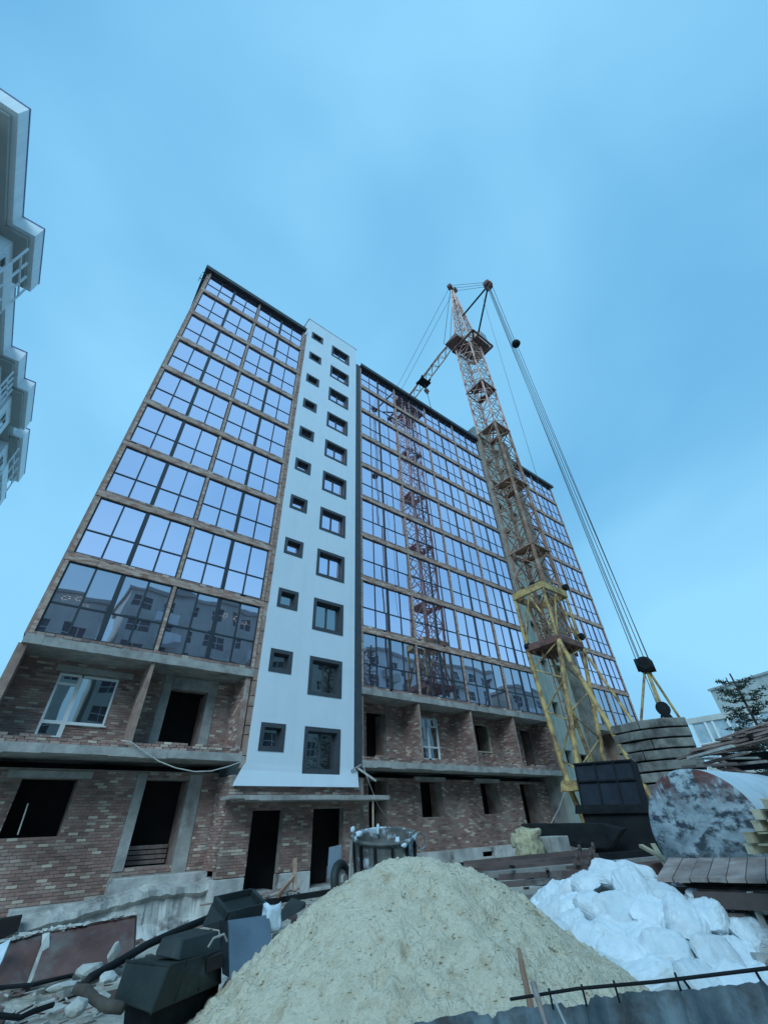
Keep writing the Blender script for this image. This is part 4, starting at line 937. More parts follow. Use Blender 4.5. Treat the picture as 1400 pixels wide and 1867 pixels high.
for t in range(6000):
    x = sk_c.x+rs.uniform(-2.6, 2.6); y = sk_c.y+rs.uniform(-3.0, 2.4); h = pile_h(x, y)
    if h < 0.02: continue
    if any((x-a)**2+(y-b)**2 < .35**2 for a, b in spots): continue
    spots.append((x, y))
    o = bpy.data.objects.new('sack', sm[len(spots) % 6]); COL.objects.link(o)
    o.location = (x, y, h+rs.uniform(-.04, .09)); gx = (pile_h(x+.1, y)-pile_h(x-.1, y))/.2; gy = (pile_h(x, y+.1)-pile_h(x, y-.1))/.2
    nrm = Vector((-gx*1.1, -gy*1.1, 1)).normalized(); q = nrm.to_track_quat('Z', 'Y'); q = q @ Matrix.Rotation(rs.uniform(0, 6.28), 3, 'Z').to_quaternion() @ Matrix.Rotation(rs.gauss(0, .20), 3, 'X').to_quaternion() @ Matrix.Rotation(rs.gauss(0, .12), 3, 'Y').to_quaternion()
    o.rotation_mode = 'QUATERNION'; o.rotation_quaternion = q; s = rs.uniform(.85, 1.2); o.scale = (s, s*rs.uniform(.95, 1.15), s*1.1)
    tag(o, 'white woven sack lying in the heap of sacks right of the sand pile', 'sack', 'white sacks heaped right of the sand pile'); SK.append(o)
def pxl(o): v = Vector(o.location)-CAM; return (700+FPX*v.dot(RT)/v.dot(FW), 933.5-FPX*v.dot(UP)/v.dot(FW))
for key, lb in ((lambda o: -o.location.z, 'topmost white sack of the heap right of the sand pile'), (lambda o: -pxl(o)[0], 'rightmost white sack, at the far end of the heap from the sand'), (lambda o: pxl(o)[0], 'leftmost white sack of the heap, touching the back of the sand pile')):
    k = min([o for o in SK if o.get('group')], key=key); k['label'] = lb
for i, o in enumerate(sorted(SK, key=lambda o: pxl(o)[0])):
    if o['label'].startswith('white woven'):
        u, v = pxl(o); hz = 'upper' if o.location.z > .62 else ('middle' if o.location.z > .33 else 'lowest')
        o['label'] = 'white woven sack in the %s layer of the heap, %s' % (hz, 'near the sand pile' if u < 1080 else ('below the dry branch' if u < 1190 else 'towards the plank deck'))

o = lump('sack_fill', (sk_c.x, sk_c.y, -.05), (1.8, 1.8, .42), SACK, 'white sheeting filling the gaps under the heaped sacks', 'sheeting', 2, flat=1, sub=4, amp=.1)
mb = MB(); p0, p1 = PH(1100, 1632, 9.4), PH(1158, 1690, 9.0); mid = p0.lerp(p1, .5)+Vector((0, 0, .03))
mb.tube([p0, mid, p1], [.02, .025, .018], 6)
for a in ((-.12, .02, .06), (-.1, -.05, .02), (.05, .1, .05), (-.02, 0, .1)): mb.tube([p0, p0+Vector(a)], [.015, .006], 5)
tag(mb.build('dry_branch', BARK), 'thin dry brown branch lying on the white sacks', 'branch')

# ------------------------------------------------------------------ right foreground: plank deck, tank, pallets, boards
dk = thing('plank_deck', 'deck of wide weathered brown planks under the chalky tank', 'deck', PZ(1300, 1580, 1.0))
HD = 9.6
DECKW = mat('weathered deck boards', (0.24, 0.18, 0.16), (0.42, 0.34, 0.31), 2.2, 0.9, 0.4, c3=(0.50, 0.47, 0.44), s3=2.5, t3=(0.56, 0.75), rnd=0.2)
fl, fr_ = PH(1195, 1600, HD), PH(1520, 1604, HD-.6); bl_, br_ = PH(1224, 1553, HD+1.9), PH(1500, 1552, HD+1.1)
zt = fl.z
np_ = 9
for i in range(np_):
    t0, t1 = i/np_+.003, (i+1)/np_-.004; dz = random.uniform(-.008, .008)
    a, b, c, d = fl.lerp(fr_, t0), fl.lerp(fr_, t1), bl_.lerp(br_, t1), bl_.lerp(br_, t0)
    a = a+(a-d)*random.uniform(-.02, .02)
    MB().prism([a+Vector((0, 0, dz)), b+Vector((0, 0, dz)), c+Vector((0, 0, dz)), d+Vector((0, 0, dz))], (0, 0, -.05)).build('plank', DECKW, dk)
ur = thing('timber_crib', 'dark dirty timber crib carrying the plank deck', 'timber stack', (fl.x+.5, fl.y-.2, 0))
rs = random.Random(3)
sdir = (fr_-fl).normalized(); bdir = (bl_-fl).normalized()
for lv in range(4):
    z = .08+lv*.2
    for i in range(5):
        if lv % 2: a = fl+bdir*(.05+.35*i)+Vector((0, 0, 0)); a.z = z; b = a+sdir*rs.uniform(2.6, 3.4); a = a+sdir*rs.uniform(-.05, .25+.1*lv)
        else: a = fl+sdir*(.3+.62*i); a.z = z; b = a+bdir*1.9; a = a-bdir*rs.uniform(-.15, .12)
        MB().bar(a, b, .2, .17).build('timber', RUST if rs.random() < .6 else WOOD, ur)
q = [fl+sdir*1.0, fl+sdir*1.22, fl+sdir*1.15, fl+sdir*.95]
def rubble(mb, p, sx_, sy_, sz_, mi):
    R = Matrix.Rotation(rs.uniform(0, 6.28), 3, 'Z') @ Matrix.Rotation(rs.uniform(-.5, .5), 3, 'X')
    mb.hull([Vector(p)+R@Vector((rs.uniform(.6, 1)*a*sx_, rs.uniform(.6, 1)*b*sy_, rs.uniform(.6, 1)*c*sz_)) for a in (-1, 1) for b in (-1, 1) for c in (-1, 1)], mi)
rub = MB()
for i in range(220):
    p = fl+sdir*rs.uniform(-.3, 3.0)-bdir*rs.uniform(-.1, .9); p.z = rs.uniform(.0, .28); s0 = rs.uniform(.02, .11)
    rubble(rub, p, s0*1.6, s0, s0*.7, rs.randrange(4))
tag(rub.build('rubble', [RUST, PLINTH, STONE, WOOD]), 'broken rubble at the foot of the timber crib', 'rubble', kind='stuff')
tp = fl+sdir*1.15; MB_ = MB().prism([Vector((tp.x, tp.y, .35)), Vector((tp.x+.1, tp.y-.05, .35)), Vector((tp.x+.12, tp.y-.05, .80)), Vector((tp.x+.02, tp.y, .80))], -bdir*.04)
MB_.build('pale_strut', STONE, ur)
# tank
tx = 9.95
pl_, pr_, pt_ = PX(1172, 1485, tx), PX(1392, 1500, tx), PX(1285, 1396, tx)
tr = abs(pl_.y-pr_.y)/2; tcy = (pl_.y+pr_.y)/2; tcz = pt_.z-tr
tk = thing('storage_tank', 'large horizontal tank with chalky blue grey rust-stained round end', 'tank', (tx, tcy, tcz))
mb = MB(); NN = 56; rings = [(0.0, .0), (.3, .012), (.6, .028), (.85, .05), (.96, .08), (1.0, .13)]
vs2 = [(tx, tcy, tcz)]; fs2 = []
for r, dx in rings[1:]:
    for k in range(NN): t = 2*math.pi*k/NN; vs2.append((tx+dx, tcy+tr*r*math.cos(t), tcz+tr*r*math.sin(t)))
for k in range(NN): fs2.append((0, 1+(k+1) % NN, 1+k))
for j in range(len(rings)-2):
    for k in range(NN): a = 1+j*NN; fs2.append((a+k, a+(k+1) % NN, a+NN+(k+1) % NN, a+NN+k))
mb.add(vs2, fs2); mb.build('end_plate', TANK, tk, smooth=True, loc=(tx, tcy, tcz))
MB().tube([(tx+.13, tcy, tcz), (tx+.4, tcy, tcz), (tx+3.6, tcy, tcz)], tr, NN, caps=False).build('shell', mat('tank shell', (0.50, 0.60, 0.66), (0.64, 0.72, 0.77), 1.5, 0.5, 0.15, c3=(0.3, 0.3, 0.28), s3=1.2, t3=(0.58, 0.75)), tk, smooth=True)
MB().bar((tx+.04, tcy+.42*tr, tcz-tr*.80), (tx+.03, tcy+.52*tr, tcz+tr*.75), .02, .015).build('seam', CONC, tk)
# second ballast stack to the right
st = PH(1395, 1390, 17.5)
bs = thing('ballast_stack', 'second stack of grey concrete ballast slabs at the right edge under loose boards', 'ballast stack', (st.x, st.y, 0))
cw_stack(Vector((st.x+.8, st.y-.2, 0)), 4.6, 1.6, 6, .42, .36, bs, .45)
TB = .42+6*.36
# loose boards piled on it
rs = random.Random(21)
gboards = 'loose boards piled right of the crane counterweight'
for i in range(46):
    t = rs.random(); u = 1238+175*t+rs.uniform(-8, 8); v = 1378-52*t+rs.uniform(-9, 14)
    h = rs.uniform(15.2, 16.6); a = PH(u, v, h); ln = rs.uniform(.7, 2.0); ang = rs.gauss(0, .3)
    dr = (vs_*math.cos(ang)+vd*math.sin(ang)+Vector((0, 0, rs.gauss(.09, .10)))).normalized()
    o = MB().bar(a, a+dr*ln, rs.uniform(.14, .26), rs.uniform(.03, .06)).build('loose_board', WOOD if rs.random() < .9 else STONE)
    tag(o, 'weathered board in the loose pile right of the counterweight stack', 'board', gboards)
for i, (u0, v0, u1, v1) in enumerate(((1255, 1382, 1335, 1360), (1285, 1392, 1360, 1372), (1300, 1398, 1395, 1388), (1310, 1386, 1372, 1420), (1330, 1402, 1398, 1432), (1345, 1415, 1402, 1450), (1310, 1400, 1370, 1412), (1245, 1398, 1340, 1392))):
    o = MB().bar(PH(u0, v0, 14.4), PH(u1, v1, 13.6), .13, .05).build('loose_board', WOOD if i not in (0, 5) else STONE)
    tag(o, 'narrow board sliding down over the top of the tank, %s' % ('pale' if i in (0, 5) else 'grey brown'), 'board', 'boards sliding over the tank')
tag(MB().bar(PH(1325, 1392, 16.0), PH(1420, 1384, 15.8), .5, .35).build('board_bearer', BLKM), 'dark timber mass carrying the loose boards', 'timber')
# yellow pallets at the right edge
def pallet(c, yaw, label):
    t = thing('pallet', label, 'pallet', c, 'yellow pallets stacked at the right edge'); R = Matrix.Rotation(yaw, 3, 'Z')
    for i in range(5):
        mb = MB(); mb.box(-.6, .6, -.45+.2*i, -.45+.2*i+.11, .11, .13); mb.v = [tuple(R@Vector(p)+c) for p in mb.v]; mb.build('slat', WOODY, t)
    for i in range(3):
        mb = MB(); mb.box(-.6, .6, -.45+.4*i, -.45+.4*i+.1, .02, .108); mb.v = [tuple(R@Vector(p)+c) for p in mb.v]; mb.build('runner', WOODY, t)
for i, (u, v) in enumerate(((1490, 1558), (1482, 1536), (1492, 1514), (1484, 1493), (1494, 1474))):
    c = PH(u, v, 8.7); pallet(c, -.35+.1*i, ['lowest', 'second lowest', 'middle', 'second from top', 'topmost'][i]+' yellow wooden pallet in the stack right of the tank')

# ------------------------------------------------------------------ metal sheet fence with rebar in the right foreground
fe = thing('sheet_fence', 'low fence of bent corrugated grey metal sheet along the bottom right edge', 'fence', (2.9, -15.2, 0))
P0, P1, P2 = PH(690, 1864, 3.6), PH(1060, 1808, 3.2), PH(1460, 1768, 2.9)
def top(t):
    return P0.lerp(P1, t*2) if t < .5 else P1.lerp(P2, t*2-1)
NS = 4; 
for s in range(NS):
    mb = MB(); M_ = 30; vs2 = []
    for i in range(M_+1):
        t = (s+i/M_*1.02)/NS; p = top(min(t, 1)); q = top(min(t+.01, 1)); d_ = (q-p); nrm = Vector((d_.y, -d_.x, 0)); nrm = nrm.normalized() if nrm.length > 1e-5 else Vector((0, -1, 0))
        w = .010*math.sin(i*.8+s+1.5*fb(t*3, s, 1))+.03*fb(t*6, s, 1)+.012*(s % 2)
        zt_ = p.z-.02+.012*fb(t*20, 3, 1)+.006*fb(t*70, 3, 1)-.02*(fb(t*9, 8, 1) > .35)
        for z_, bend in ((zt_, .0), (zt_-.012, .0), (zt_-.25, .01), (-.05, .0)): vs2.append(p.xy.to_3d()*1+nrm*(w+bend)+Vector((0, 0, z_)))
    mb.add(vs2, [(i*4+j, (i+1)*4+j, (i+1)*4+j+1, i*4+j+1) for i in range(M_) for j in range(3)])
    o = mb.build('sheet', TIN, fe); md = o.modifiers.new('solid', 'SOLIDIFY'); md.thickness = .004
rb = MB(); ra, rc = PH(930, 1822, 3.25), PH(1410, 1764, 2.95)
rb.tube([ra, ra.lerp(rc, .3)+Vector((0, 0, .008)), ra.lerp(rc, .6), rc], .0065, 7)
for t in (.18, .32, .45, .68): p = ra.lerp(rc, t); rb.tube([p+Vector((0, 0, .02)), p+Vector((.005, .0, -.05))], .005, 5)
rb.tube([ra.lerp(rc, .7), ra.lerp(rc, .74)+Vector((0, 0, -.09))], .006, 5); rb.tube([ra.lerp(rc, .94), ra.lerp(rc, .96)+Vector((0, 0, -.10))], .006, 5)
rb.build('rebar_rail', BLKM, fe)
mb = MB(); mb.tube([PH(945, 1728, 3.4), PH(953, 1770, 3.38), PH(960, 1800, 3.36), PH(968, 1838, 3.34)], [.010, .016, .015, .018], 7)
tag(mb.build('rusty_rod', BRN), 'short rusty rod sticking up above the sheet fence in front of the sand', 'rod')
mb = MB(); mb.tube([PH(972, 1795, 3.2), PH(980, 1822, 3.1), PH(996, 1872, 3.0)], [.016, .014, .008], 7)
tag(mb.build('wooden_stake', WOOD), 'split greyish stake leaning beside the rusty rod on the fence', 'stake')
mb = MB(); mb.tube([PH(1008, 1818, 3.1), PH(1032, 1872, 2.9)], [.007, .005], 6)
tag(mb.build('bent_wire', STONE), 'pale thin wire hanging over the fence right of the stake', 'wire')

# ------------------------------------------------------------------ left foreground: black hoods, sheet, formwork, hose, stones
def HP(pts): return [PH(u, v, h) for u, v, h in pts]
c1 = lambda x, y, h: (200+x/3.889, 1580+y/3.889, h)
nb, ntp = PH(*c1(290, 1050, 6.6)), PH(*c1(430, 700, 6.6))
lb, lt = PH(*c1(20, 950, 7.0)), PH(*c1(118, 668, 7.1))
rb_, rt_ = PH(*c1(800, 830, 7.6)), PH(*c1(800, 595, 7.6))
hd = thing('machine_hood', 'faded black angular machine hood with raised cover, lying left of the sand', 'machine hood', (nb.x, nb.y, 0))
MB().hull([nb, ntp, lb, lt, rb_, rt_, lb+(rb_-nb), lt+(rt_-ntp)+Vector((0, 0, -.02))]).build('body', HOOD, hd, bevel=.025)
a, b, c, d_ = [PH(*c1(*p)) for p in ((312, 632, 7.0), (492, 668, 6.85), (520, 520, 6.95), (372, 500, 7.1))]
e_, f_ = PH(*c1(800, 598, 7.6)), PH(*c1(778, 455, 7.65)); g_ = PH(*c1(600, 434, 7.85))
MB().hull([a, b, c, d_, e_, f_, g_, a+(e_-b)]).build('raised_cover', HOOD, hd, bevel=.02)
MB().prism(HP([c1(690, 640, 7.32), c1(800, 600, 7.5), c1(800, 700, 7.5), c1(680, 742, 7.32)]), Vector((-.03, -.09, 0))).build('side_opening', BLACK, hd)  # black plate set on the body, coloured as the opening's shade
MB().hull([nb+Vector((.05, .15, -.02)), lb+Vector((.15, .1, -.02)), rb_+Vector((0, .1, 0)), lb+(rb_-nb), Vector((nb.x+.1, nb.y+.2, 0)), Vector((lb.x+.25, lb.y+.2, 0)), Vector((rb_.x, rb_.y+.1, 0)), Vector((rb_.x-.4, rb_.y+.5, 0))]).build('skid', BLKM, hd)
mb = MB()
for p_, q_ in ((nb, ntp), (ntp, lt), (ntp, rt_)): mb.bar(p_, q_, .018, .018)
for t_ in (.3, .62): mb.bar(nb.lerp(rb_, t_)+Vector((-.01, -.02, .02)), ntp.lerp(rt_, t_)+Vector((-.01, -.02, 0)), .02, .012)
tag(mb.build('edge_seam', HOOD, hd), kind='stuff')
mb = MB(); hp_ = PH(*c1(760, 560, 7.25)); mb.tube([hp_+Vector((-.10, 0, 0)), hp_+Vector((-.06, -.02, .07)), hp_+Vector((.06, -.02, .09)), hp_+Vector((.12, 0, .02))], .012, 6); mb.build('handle', CONC, hd)
# tilted open tray
tr_ = thing('steel_tray', 'dark green black steel tray tilted on edge behind the machine hood', 'tray', PH(430, 1660, 8.6))
A_, B_, C_, D_2 = [PH(*c1(*p)) for p in ((745, 255, 8.3), (1005, 195, 8.9), (1098, 300, 8.6), (838, 368, 8.0))]
E_ = PH(*c1(655, 425, 8.1)); dn = Vector((0, 0, -.12))
MB().prism([A_, B_, C_, D_2], dn*.35).build('panel', HOOD, tr_)
mb = MB()
for p, q in ((A_, B_), (B_, C_), (C_, D_2), (D_2, A_)): mb.bar(p, q, .06, .13)
mb.build('frame', HOOD, tr_); MB().hull([A_, D_2, E_, E_+Vector((.25, -.1, -.02)), A_+Vector((0, .1, -.02)), D_2+dn]).build('end_plate', HOOD, tr_)
q = HP([c1(838, 385, 7.9), c1(1130, 345, 8.2), c1(1160, 720, 7.7), c1(850, 800, 7.4)])
tag(MB().prism(q, Vector((.03, .05, 0))).build('grey_sheet', BLUEG), 'blue grey sheet standing upright below the tilted tray beside the sand', 'sheet')
tag(MB().hull(HP([c1(775, 380, 7.85), c1(838, 385, 7.85), c1(850, 790, 7.4), c1(800, 760, 7.4), c1(775, 380, 8.2), c1(838, 385, 8.2), c1(850, 790, 7.8), c1(800, 760, 7.8)])).build('steel_post', BLKM), 'black steel post between the machine hood and the grey sheet', 'post')
lump('plastic_bag', PH(*c1(1150, 370, 8.3)), (.17, .12, .2), RAG, 'pale blue plastic bag wedged at the top of the grey sheet', 'bag', 3, amp=.5)
tag(MB().hull(HP([c1(1200, 330, 9.2), c1(1290, 220, 9.4), c1(1390, 250, 9.2), c1(1330, 330, 9.0), c1(1210, 400, 9.0), c1(1300, 300, 9.8), c1(1390, 290, 9.7)])).build('steel_scoop', HOOD), 'small dark steel scoop half buried at the left side of the sand pile', 'scoop')
# black beam below the doors with an L shaped rusty stand
beam(PH(455, 1650, 13.2), PH(690, 1612, 14.0), .12, .10, BLKM, 'long thin black beam lying below the entrance doors', name='steel_beam')
mb = MB(); mb.bar(PH(537, 1566, 13.6), PH(538, 1625, 13.4), .09); mb.bar(PH(538, 1596, 13.5), PH(506, 1634, 13.0), .07); tag(mb.build('rusty_stand', BRN), 'rusty bent steel stand leaning between the two entrance doors', 'stand')
# formwork panels leaning at the foundation
HF = 10.8
FORMP = mat('rusty formwork plate', (0.085, 0.04, 0.035), (0.16, 0.085, 0.075), 1.6, 0.75, 0.3, c3=(0.16, 0.165, 0.155), s3=1.3, t3=(0.5, 0.7), streak=0.35)
fm = [((0, 1722), (78, 1702), (60, 1790), (-8, 1806)), ((90, 1700), (247, 1671), (243, 1752), (58, 1792))]
for i, q in enumerate(fm):
    pts = [PH(q[0][0], q[0][1], HF), PH(q[1][0], q[1][1], HF+.25), PH(q[2][0], q[2][1], HF-.35), PH(q[3][0], q[3][1], HF-.6)]
    t = thing('formwork_panel', ['short rusty formwork panel at the left edge', 'long rusty brown formwork panel leaning below the brick wall'][i], 'panel', pts[3], 'rusty formwork panels')
    MB().prism(pts, Vector((.05, .10, .0))).build('plate', FORMP, t)
    mb = MB(); mb.bar(pts[0]+Vector((0, 0, .01)), pts[1]+Vector((0, 0, .01)), .05, .02); mb.bar(pts[3], pts[2], .05, .03); mb.build('rim', FORMP, t)
    rsf = random.Random(i+40); mb = MB()
    for q_ in range(40): c_0 = pts[0].lerp(pts[1], rsf.random())+Vector((0, 0, .03)); s_0 = rsf.uniform(.01, .035); mb.hull([c_0+Vector((rsf.gauss(0, s_0*1.6), rsf.gauss(0, s_0), rsf.gauss(0, s_0*.6))) for _ in range(9)])
    tag(mb.build('mortar_crumbs', STONE, t), kind='stuff')
q = HP([(78, 1703, HF-.1), (91, 1700, HF-.1), (90, 1730, HF-.2), (70, 1765, HF-.35), (55, 1795, HF-.55), (48, 1797, HF-.55), (66, 1750, HF-.3), (76, 1722, HF-.2)])
tag(MB().prism(q, Vector((.01, .02, 0))).build('mortar_spill', STONE), 'pale mortar spill running down between the formwork panels', 'mortar')
q = HP([(-5, 1725, 10.5), (20, 1712, 10.55), (5, 1750, 10.4), (-8, 1775, 10.3)])
tag(MB().prism(q, Vector((.01, .02, 0))).build('cement_bag', RAG), 'pale blue torn bag hanging over the left formwork panel', 'bag')
# hose, pipe, stones
hp = [PH(u, v, h) for u, v, h in ((-10, 1770, 9.0), (60, 1757, 9.0), (150, 1800, 7.9), (165, 1783, 8.0), (210, 1758, 8.3), (270, 1722, 8.6), (330, 1695, 8.8), (385, 1672, 9.2))][2:]
tag(MB().tube(hp, .045, 8).build('pipe', BLKM, smooth=True), 'long black pipe curving up behind the machine hood', 'pipe')
hp = [PH(u, v, h) for u, v, h in ((138, 1803, 7.3), (158, 1806, 7.2), (175, 1823, 7.0), (195, 1834, 6.8), (225, 1838, 6.7))]
tag(MB().tube(hp, [.04, .05, .045, .05, .045], 8).build('thick_branch', BARK, smooth=True), 'thick dark branch running under the machine hood', 'branch')
for i, (pa, lbl) in enumerate(((((-10, 1806, 8.6), (60, 1800, 8.5), (100, 1790, 8.6), (130, 1783, 8.8)), 'thin black hose below the formwork panels'), (((-5, 1858, 6.4), (35, 1862, 6.4), (60, 1850, 6.5), (95, 1838, 6.7)), 'thin dark hose in the bottom left corner'))):
    tag(MB().tube([PH(*p)+Vector((0, 0, .02)) for p in pa], .022, 6).build('hose', BLKM), lbl, 'hose')
for i, (u, v, h, s, lb_) in enumerate(((165, 1768, 8.2, (.28, .2, .12), 'flat pale stone behind the black pipe'), (200, 1782, 7.8, (.3, .16, .08), 'long pale slab piece under the black pipe'), (140, 1835, 6.9, (.2, .16, .12), 'rough pale stone in front of the thick branch'), (185, 1818, 7.0, (.16, .12, .06), 'small pale stone under the thick branch'), (115, 1798, 7.8, (.26, .12, .06), 'thin pinkish slab left of the black pipe'), (208, 1738, 9.2, (.16, .1, .2), 'white upright chip beside the long formwork panel'), (300, 1704, 9.5, (.4, .2, .06), 'white sheet lying behind the machine hood'))):
    s = tuple(q*.62 for q in s); smb = MB(); R_ = Matrix.Rotation(i*.7+.4, 3, 'Z') @ Matrix.Rotation(.25*math.sin(i*2.1), 3, 'X'); cp0 = PH(u, v, h)
    rs0 = random.Random(i); smb.hull([cp0+R_@Vector([a*b for a, b in zip(Vector((rs0.gauss(0, 1), rs0.gauss(0, 1), rs0.gauss(0, 1))).normalized(), s)]) for _ in range(34)])
    tag(smb.build('stone', STONE, bevel=.012), lb_, 'stone', 'pale stones left of the machine hood')
rs = random.Random(8)
rub = MB()
for i in range(650):
    x = rs.uniform(-1.2, 9); y = rs.uniform(-9, 0.3) if rs.random() < .5 else rs.gauss(-.6, .5); s0 = rs.choice([.02, .03, .05, .08])*rs.uniform(.6, 1.4)
    if y > .3: continue
    rubble(rub, (x, y, .0-.50*min(1, max(0, (y+4.2)/2.6))*min(1, max(0, (7.0-x)/1.5))+.12*max(0, y+1.2)*(x > 6.3)), s0*1.6, s0, s0*.7, rs.choice([0, 1, 1, 2, 2, 3, 4]))
tag(rub.build('rubble', [STONE, PLINTH, RUST, WOOD, CONCD]), 'loose rubble on the ground below the brick wall', 'rubble', kind='stuff')
for i in range(14):
    x = rs.uniform(4.5, 9.5); y = rs.uniform(-2.2, -.5); a = rs.uniform(-.4, .4); l = rs.uniform(.6, 1.8)
    tag(MB().bar((x, y, .12), (x+l*math.cos(a), y+l*math.sin(a), rs.uniform(.08, .3)), .12, .03).build('loose_board', WOOD), 'loose board lying on the rubble below the entrances', 'board', 'boards below the entrances')

# small litter: straps, offcuts and paper around the machine hood and the panels
mb = MB(); rs = random.Random(77)
for i in range(160):
    h = rs.uniform(6.8, 10.4); a = PH(rs.uniform(-10, 420), rs.uniform(1700, 1860), h); a.z = .02+rs.uniform(0, .05); an = rs.uniform(0, 6.28); l = rs.uniform(.04, .35)
    mb.bar(a, a+Vector((math.cos(an)*l, math.sin(an)*l, rs.uniform(-.01, .05))), rs.uniform(.01, .05), rs.uniform(.006, .02), mi=rs.choice([0, 1, 2, 2, 3]))
tag(mb.build('litter', [WOOD, RUST, STONE, PLINTH]), 'small offcuts and litter scattered round the machine hood', 'litter', kind='stuff')
# ------------------------------------------------------------------ cables on the facade
def cable(name, pts, r, m_, label):
    return tag(MB().tube(pts, r, 6).build(name, m_, smooth=True), label, 'cable')
pt = [(221, 1350), (240, 1353), (262, 1370), (290, 1388), (320, 1400), (355, 1407), (385, 1406), (415, 1398), (440, 1389)]
cable('cable', [PY(u, v, -.18) for u, v in pt], .018, STONE, 'white cable sagging below the balcony slab left of the white tower')
cable('cable', [PY(u, v, -.2) for u, v in ((662, 1396), (672, 1425), (690, 1470), (712, 1500), (730, 1525))], .016, CONC, 'grey cable slanting down from the slab right of the white tower')
cable('cable', [PY(u, v, -.25) for u, v in ((1034, 1437), (1026, 1452), (1018, 1475), (1008, 1494), (1003, 1503))], .018, STONE, 'pale cable hanging at the foot of the crane legs')
tag(MB().bar(PY(640, 1405, -.2), PY(658, 1394, -.25), .05).bar(PY(652, 1400, -.2), PY(686, 1424, -.9), .07).build('loose_stick', CONC), 'grey sticks poking out from the foot of the white tower', 'stick')
# rod in the left ground floor window, boards in the doorway
tag(MB().tube([PY(52, 1465, 1.2), PY(33, 1522, 1.1)], .018, 6).build('pale_rod', STONE), 'thin pale rod leaning in the left ground floor window', 'rod')
for i in range(4): tag(MB().box(3.8, 5.1, 2.0, 2.12, 1.05+i*.13, 1.15+i*.13).build('doorway_board', WOOD), ['lowest', 'second lowest', 'third', 'top'][i]+' board laid across the left ground floor doorway', 'board', 'boards across the doorway')

# ------------------------------------------------------------------ neighbouring white apartment block, upper left
nb_ = thing('neighbour_building', 'white apartment block at the left edge with stepped overhanging cornice', 'building', (-16, 16, 0))
path = [(-16, -2.8), (-11.55, -2.8), (-11.55, 3.3), (-10.42, 3.3), (-10.42, 7.5), (-11.7, 7.5), (-11.7, 14.2), (-10.72, 14.2), (-10.72, 17.1), (-9.95, 17.1), (-9.95, 22.3), (-10.7, 22.3), (-10.7, 23.5), (-9.97, 23.5), (-9.97, 31), (-11.4, 31), (-11.4, 37), (-16, 37)]
def inset(path, d):
    r = []
    n = len(path)
    for i, (x, y) in enumerate(path):
        px0, py0 = path[i-1]; nx0, ny0 = path[(i+1) % n]
        e1 = Vector((x-px0, y-py0)).normalized(); e2 = Vector((nx0-x, ny0-y)).normalized()
        n1 = Vector((-e1.y, e1.x)); n2 = Vector((-e2.y, e2.x)); r.append((x+(n1.x+n2.x)*d, y+(n1.y+n2.y)*d))
    return r
def poly_prism(path, z0, z1): mb = MB(); mb.prism([(x, y, z0) for x, y in path], (0, 0, z1-z0)); return mb
poly_prism(path, 32.95, 33.05).build('roof_edge', BLUEE, nb_)
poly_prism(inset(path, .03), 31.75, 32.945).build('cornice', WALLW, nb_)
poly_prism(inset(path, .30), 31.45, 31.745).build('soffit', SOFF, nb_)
wp = inset(path, .95)
poly_prism(wp, 0, 31.44).build('wall', WALLW, nb_)
wm = MB(); wm.box(-.03, .03, -.65, .65, -.8, .8, 0)
wfm = MB(); wfm.box(-.06, .02, -.75, .75, -.9, -.8).box(-.06, .02, -.75, .75, .8, .9).box(-.06, .02, -.75, -.65, -.8, .8).box(-.06, .02, .65, .75, -.8, .8).box(-.06, .02, -.04, .04, -.8, .8)
wfme, wpme = wfm.mesh('window', PVC), wm.mesh('pane', GLASSD)
for i in range(len(wp)):
    (x, y), (x2, y2) = wp[i], wp[(i+1) % len(wp)]
    if abs(x-x2) < .01 and y2-y > 2.2 and x > -15:
        nW = max(1, int((y2-y)/2.6))
        for j in range(nW):
            yy = y+(y2-y)*(j+.5)/nW
            for k in range(10):
                w = inst('window', wfme, nb_, (x+.04, yy, 2.6+3*k)); inst('pane', wpme, w, (x, yy, 2.6+3*k))
for (y0, y1, xw) in ((3.9, 6.9, -11.4), (14.8, 16.8, -11.7), (24.2, 29, -10.9)):     # balconies with white posts
    for k in (9, 8, 7, 6):
        z = 1.2+3*k; mb = MB(); mb.box(xw, xw+.95, y0, y1, z-.15, z); mb.box(xw+.88, xw+.95, y0, y1, z, z+.9)
        for t in range(4): yy = y0+(y1-y0)*t/3; mb.box(xw+.87, xw+.96, yy-.05, yy+.05, z+.9, z+2.85)
        mb.box(xw+.87, xw+.96, y0, y1, z+1.9, z+1.98)
        mb.build('balcony', WALLW, nb_)

# ------------------------------------------------------------------ far right buildings and pine
fb1 = thing('panel_building', 'pale panel building with a taller block behind at the far right', 'building', (75, -2, 0))
zt = 17.0
a, b = PZ(1294, 1260, zt), PZ(1480, 1204, zt)
dirw = (b-a).normalized(); bk_ = Vector((-dirw.y, dirw.x, 0)); bk_ = bk_ if bk_.x > 0 else -bk_
mb = MB(); mb.prism([Vector((p.x, p.y, 0)) for p in (a, b, b+bk_*12, a+bk_*12)], (0, 0, zt)); mb.build('tall_block', CREAM, fb1)
mb = MB(); mb.prism([Vector((p.x, p.y, zt+.004))-bk_*.2 for p in (a-dirw*.2, b, b+bk_*12, a+bk_*12)], (0, 0, .3)); mb.build('parapet', SOFF, fb1)
zl = 11.5; a2, b2 = PZ(1250, 1311, zl), PZ(1500, 1268, zl)
d2_ = (b2-a2).normalized(); bk2 = Vector((-d2_.y, d2_.x, 0)); bk2 = bk2 if bk2.x > 0 else -bk2
fr0 = a2-bk2*0
Ln = (b2-a2).length; mb = MB()
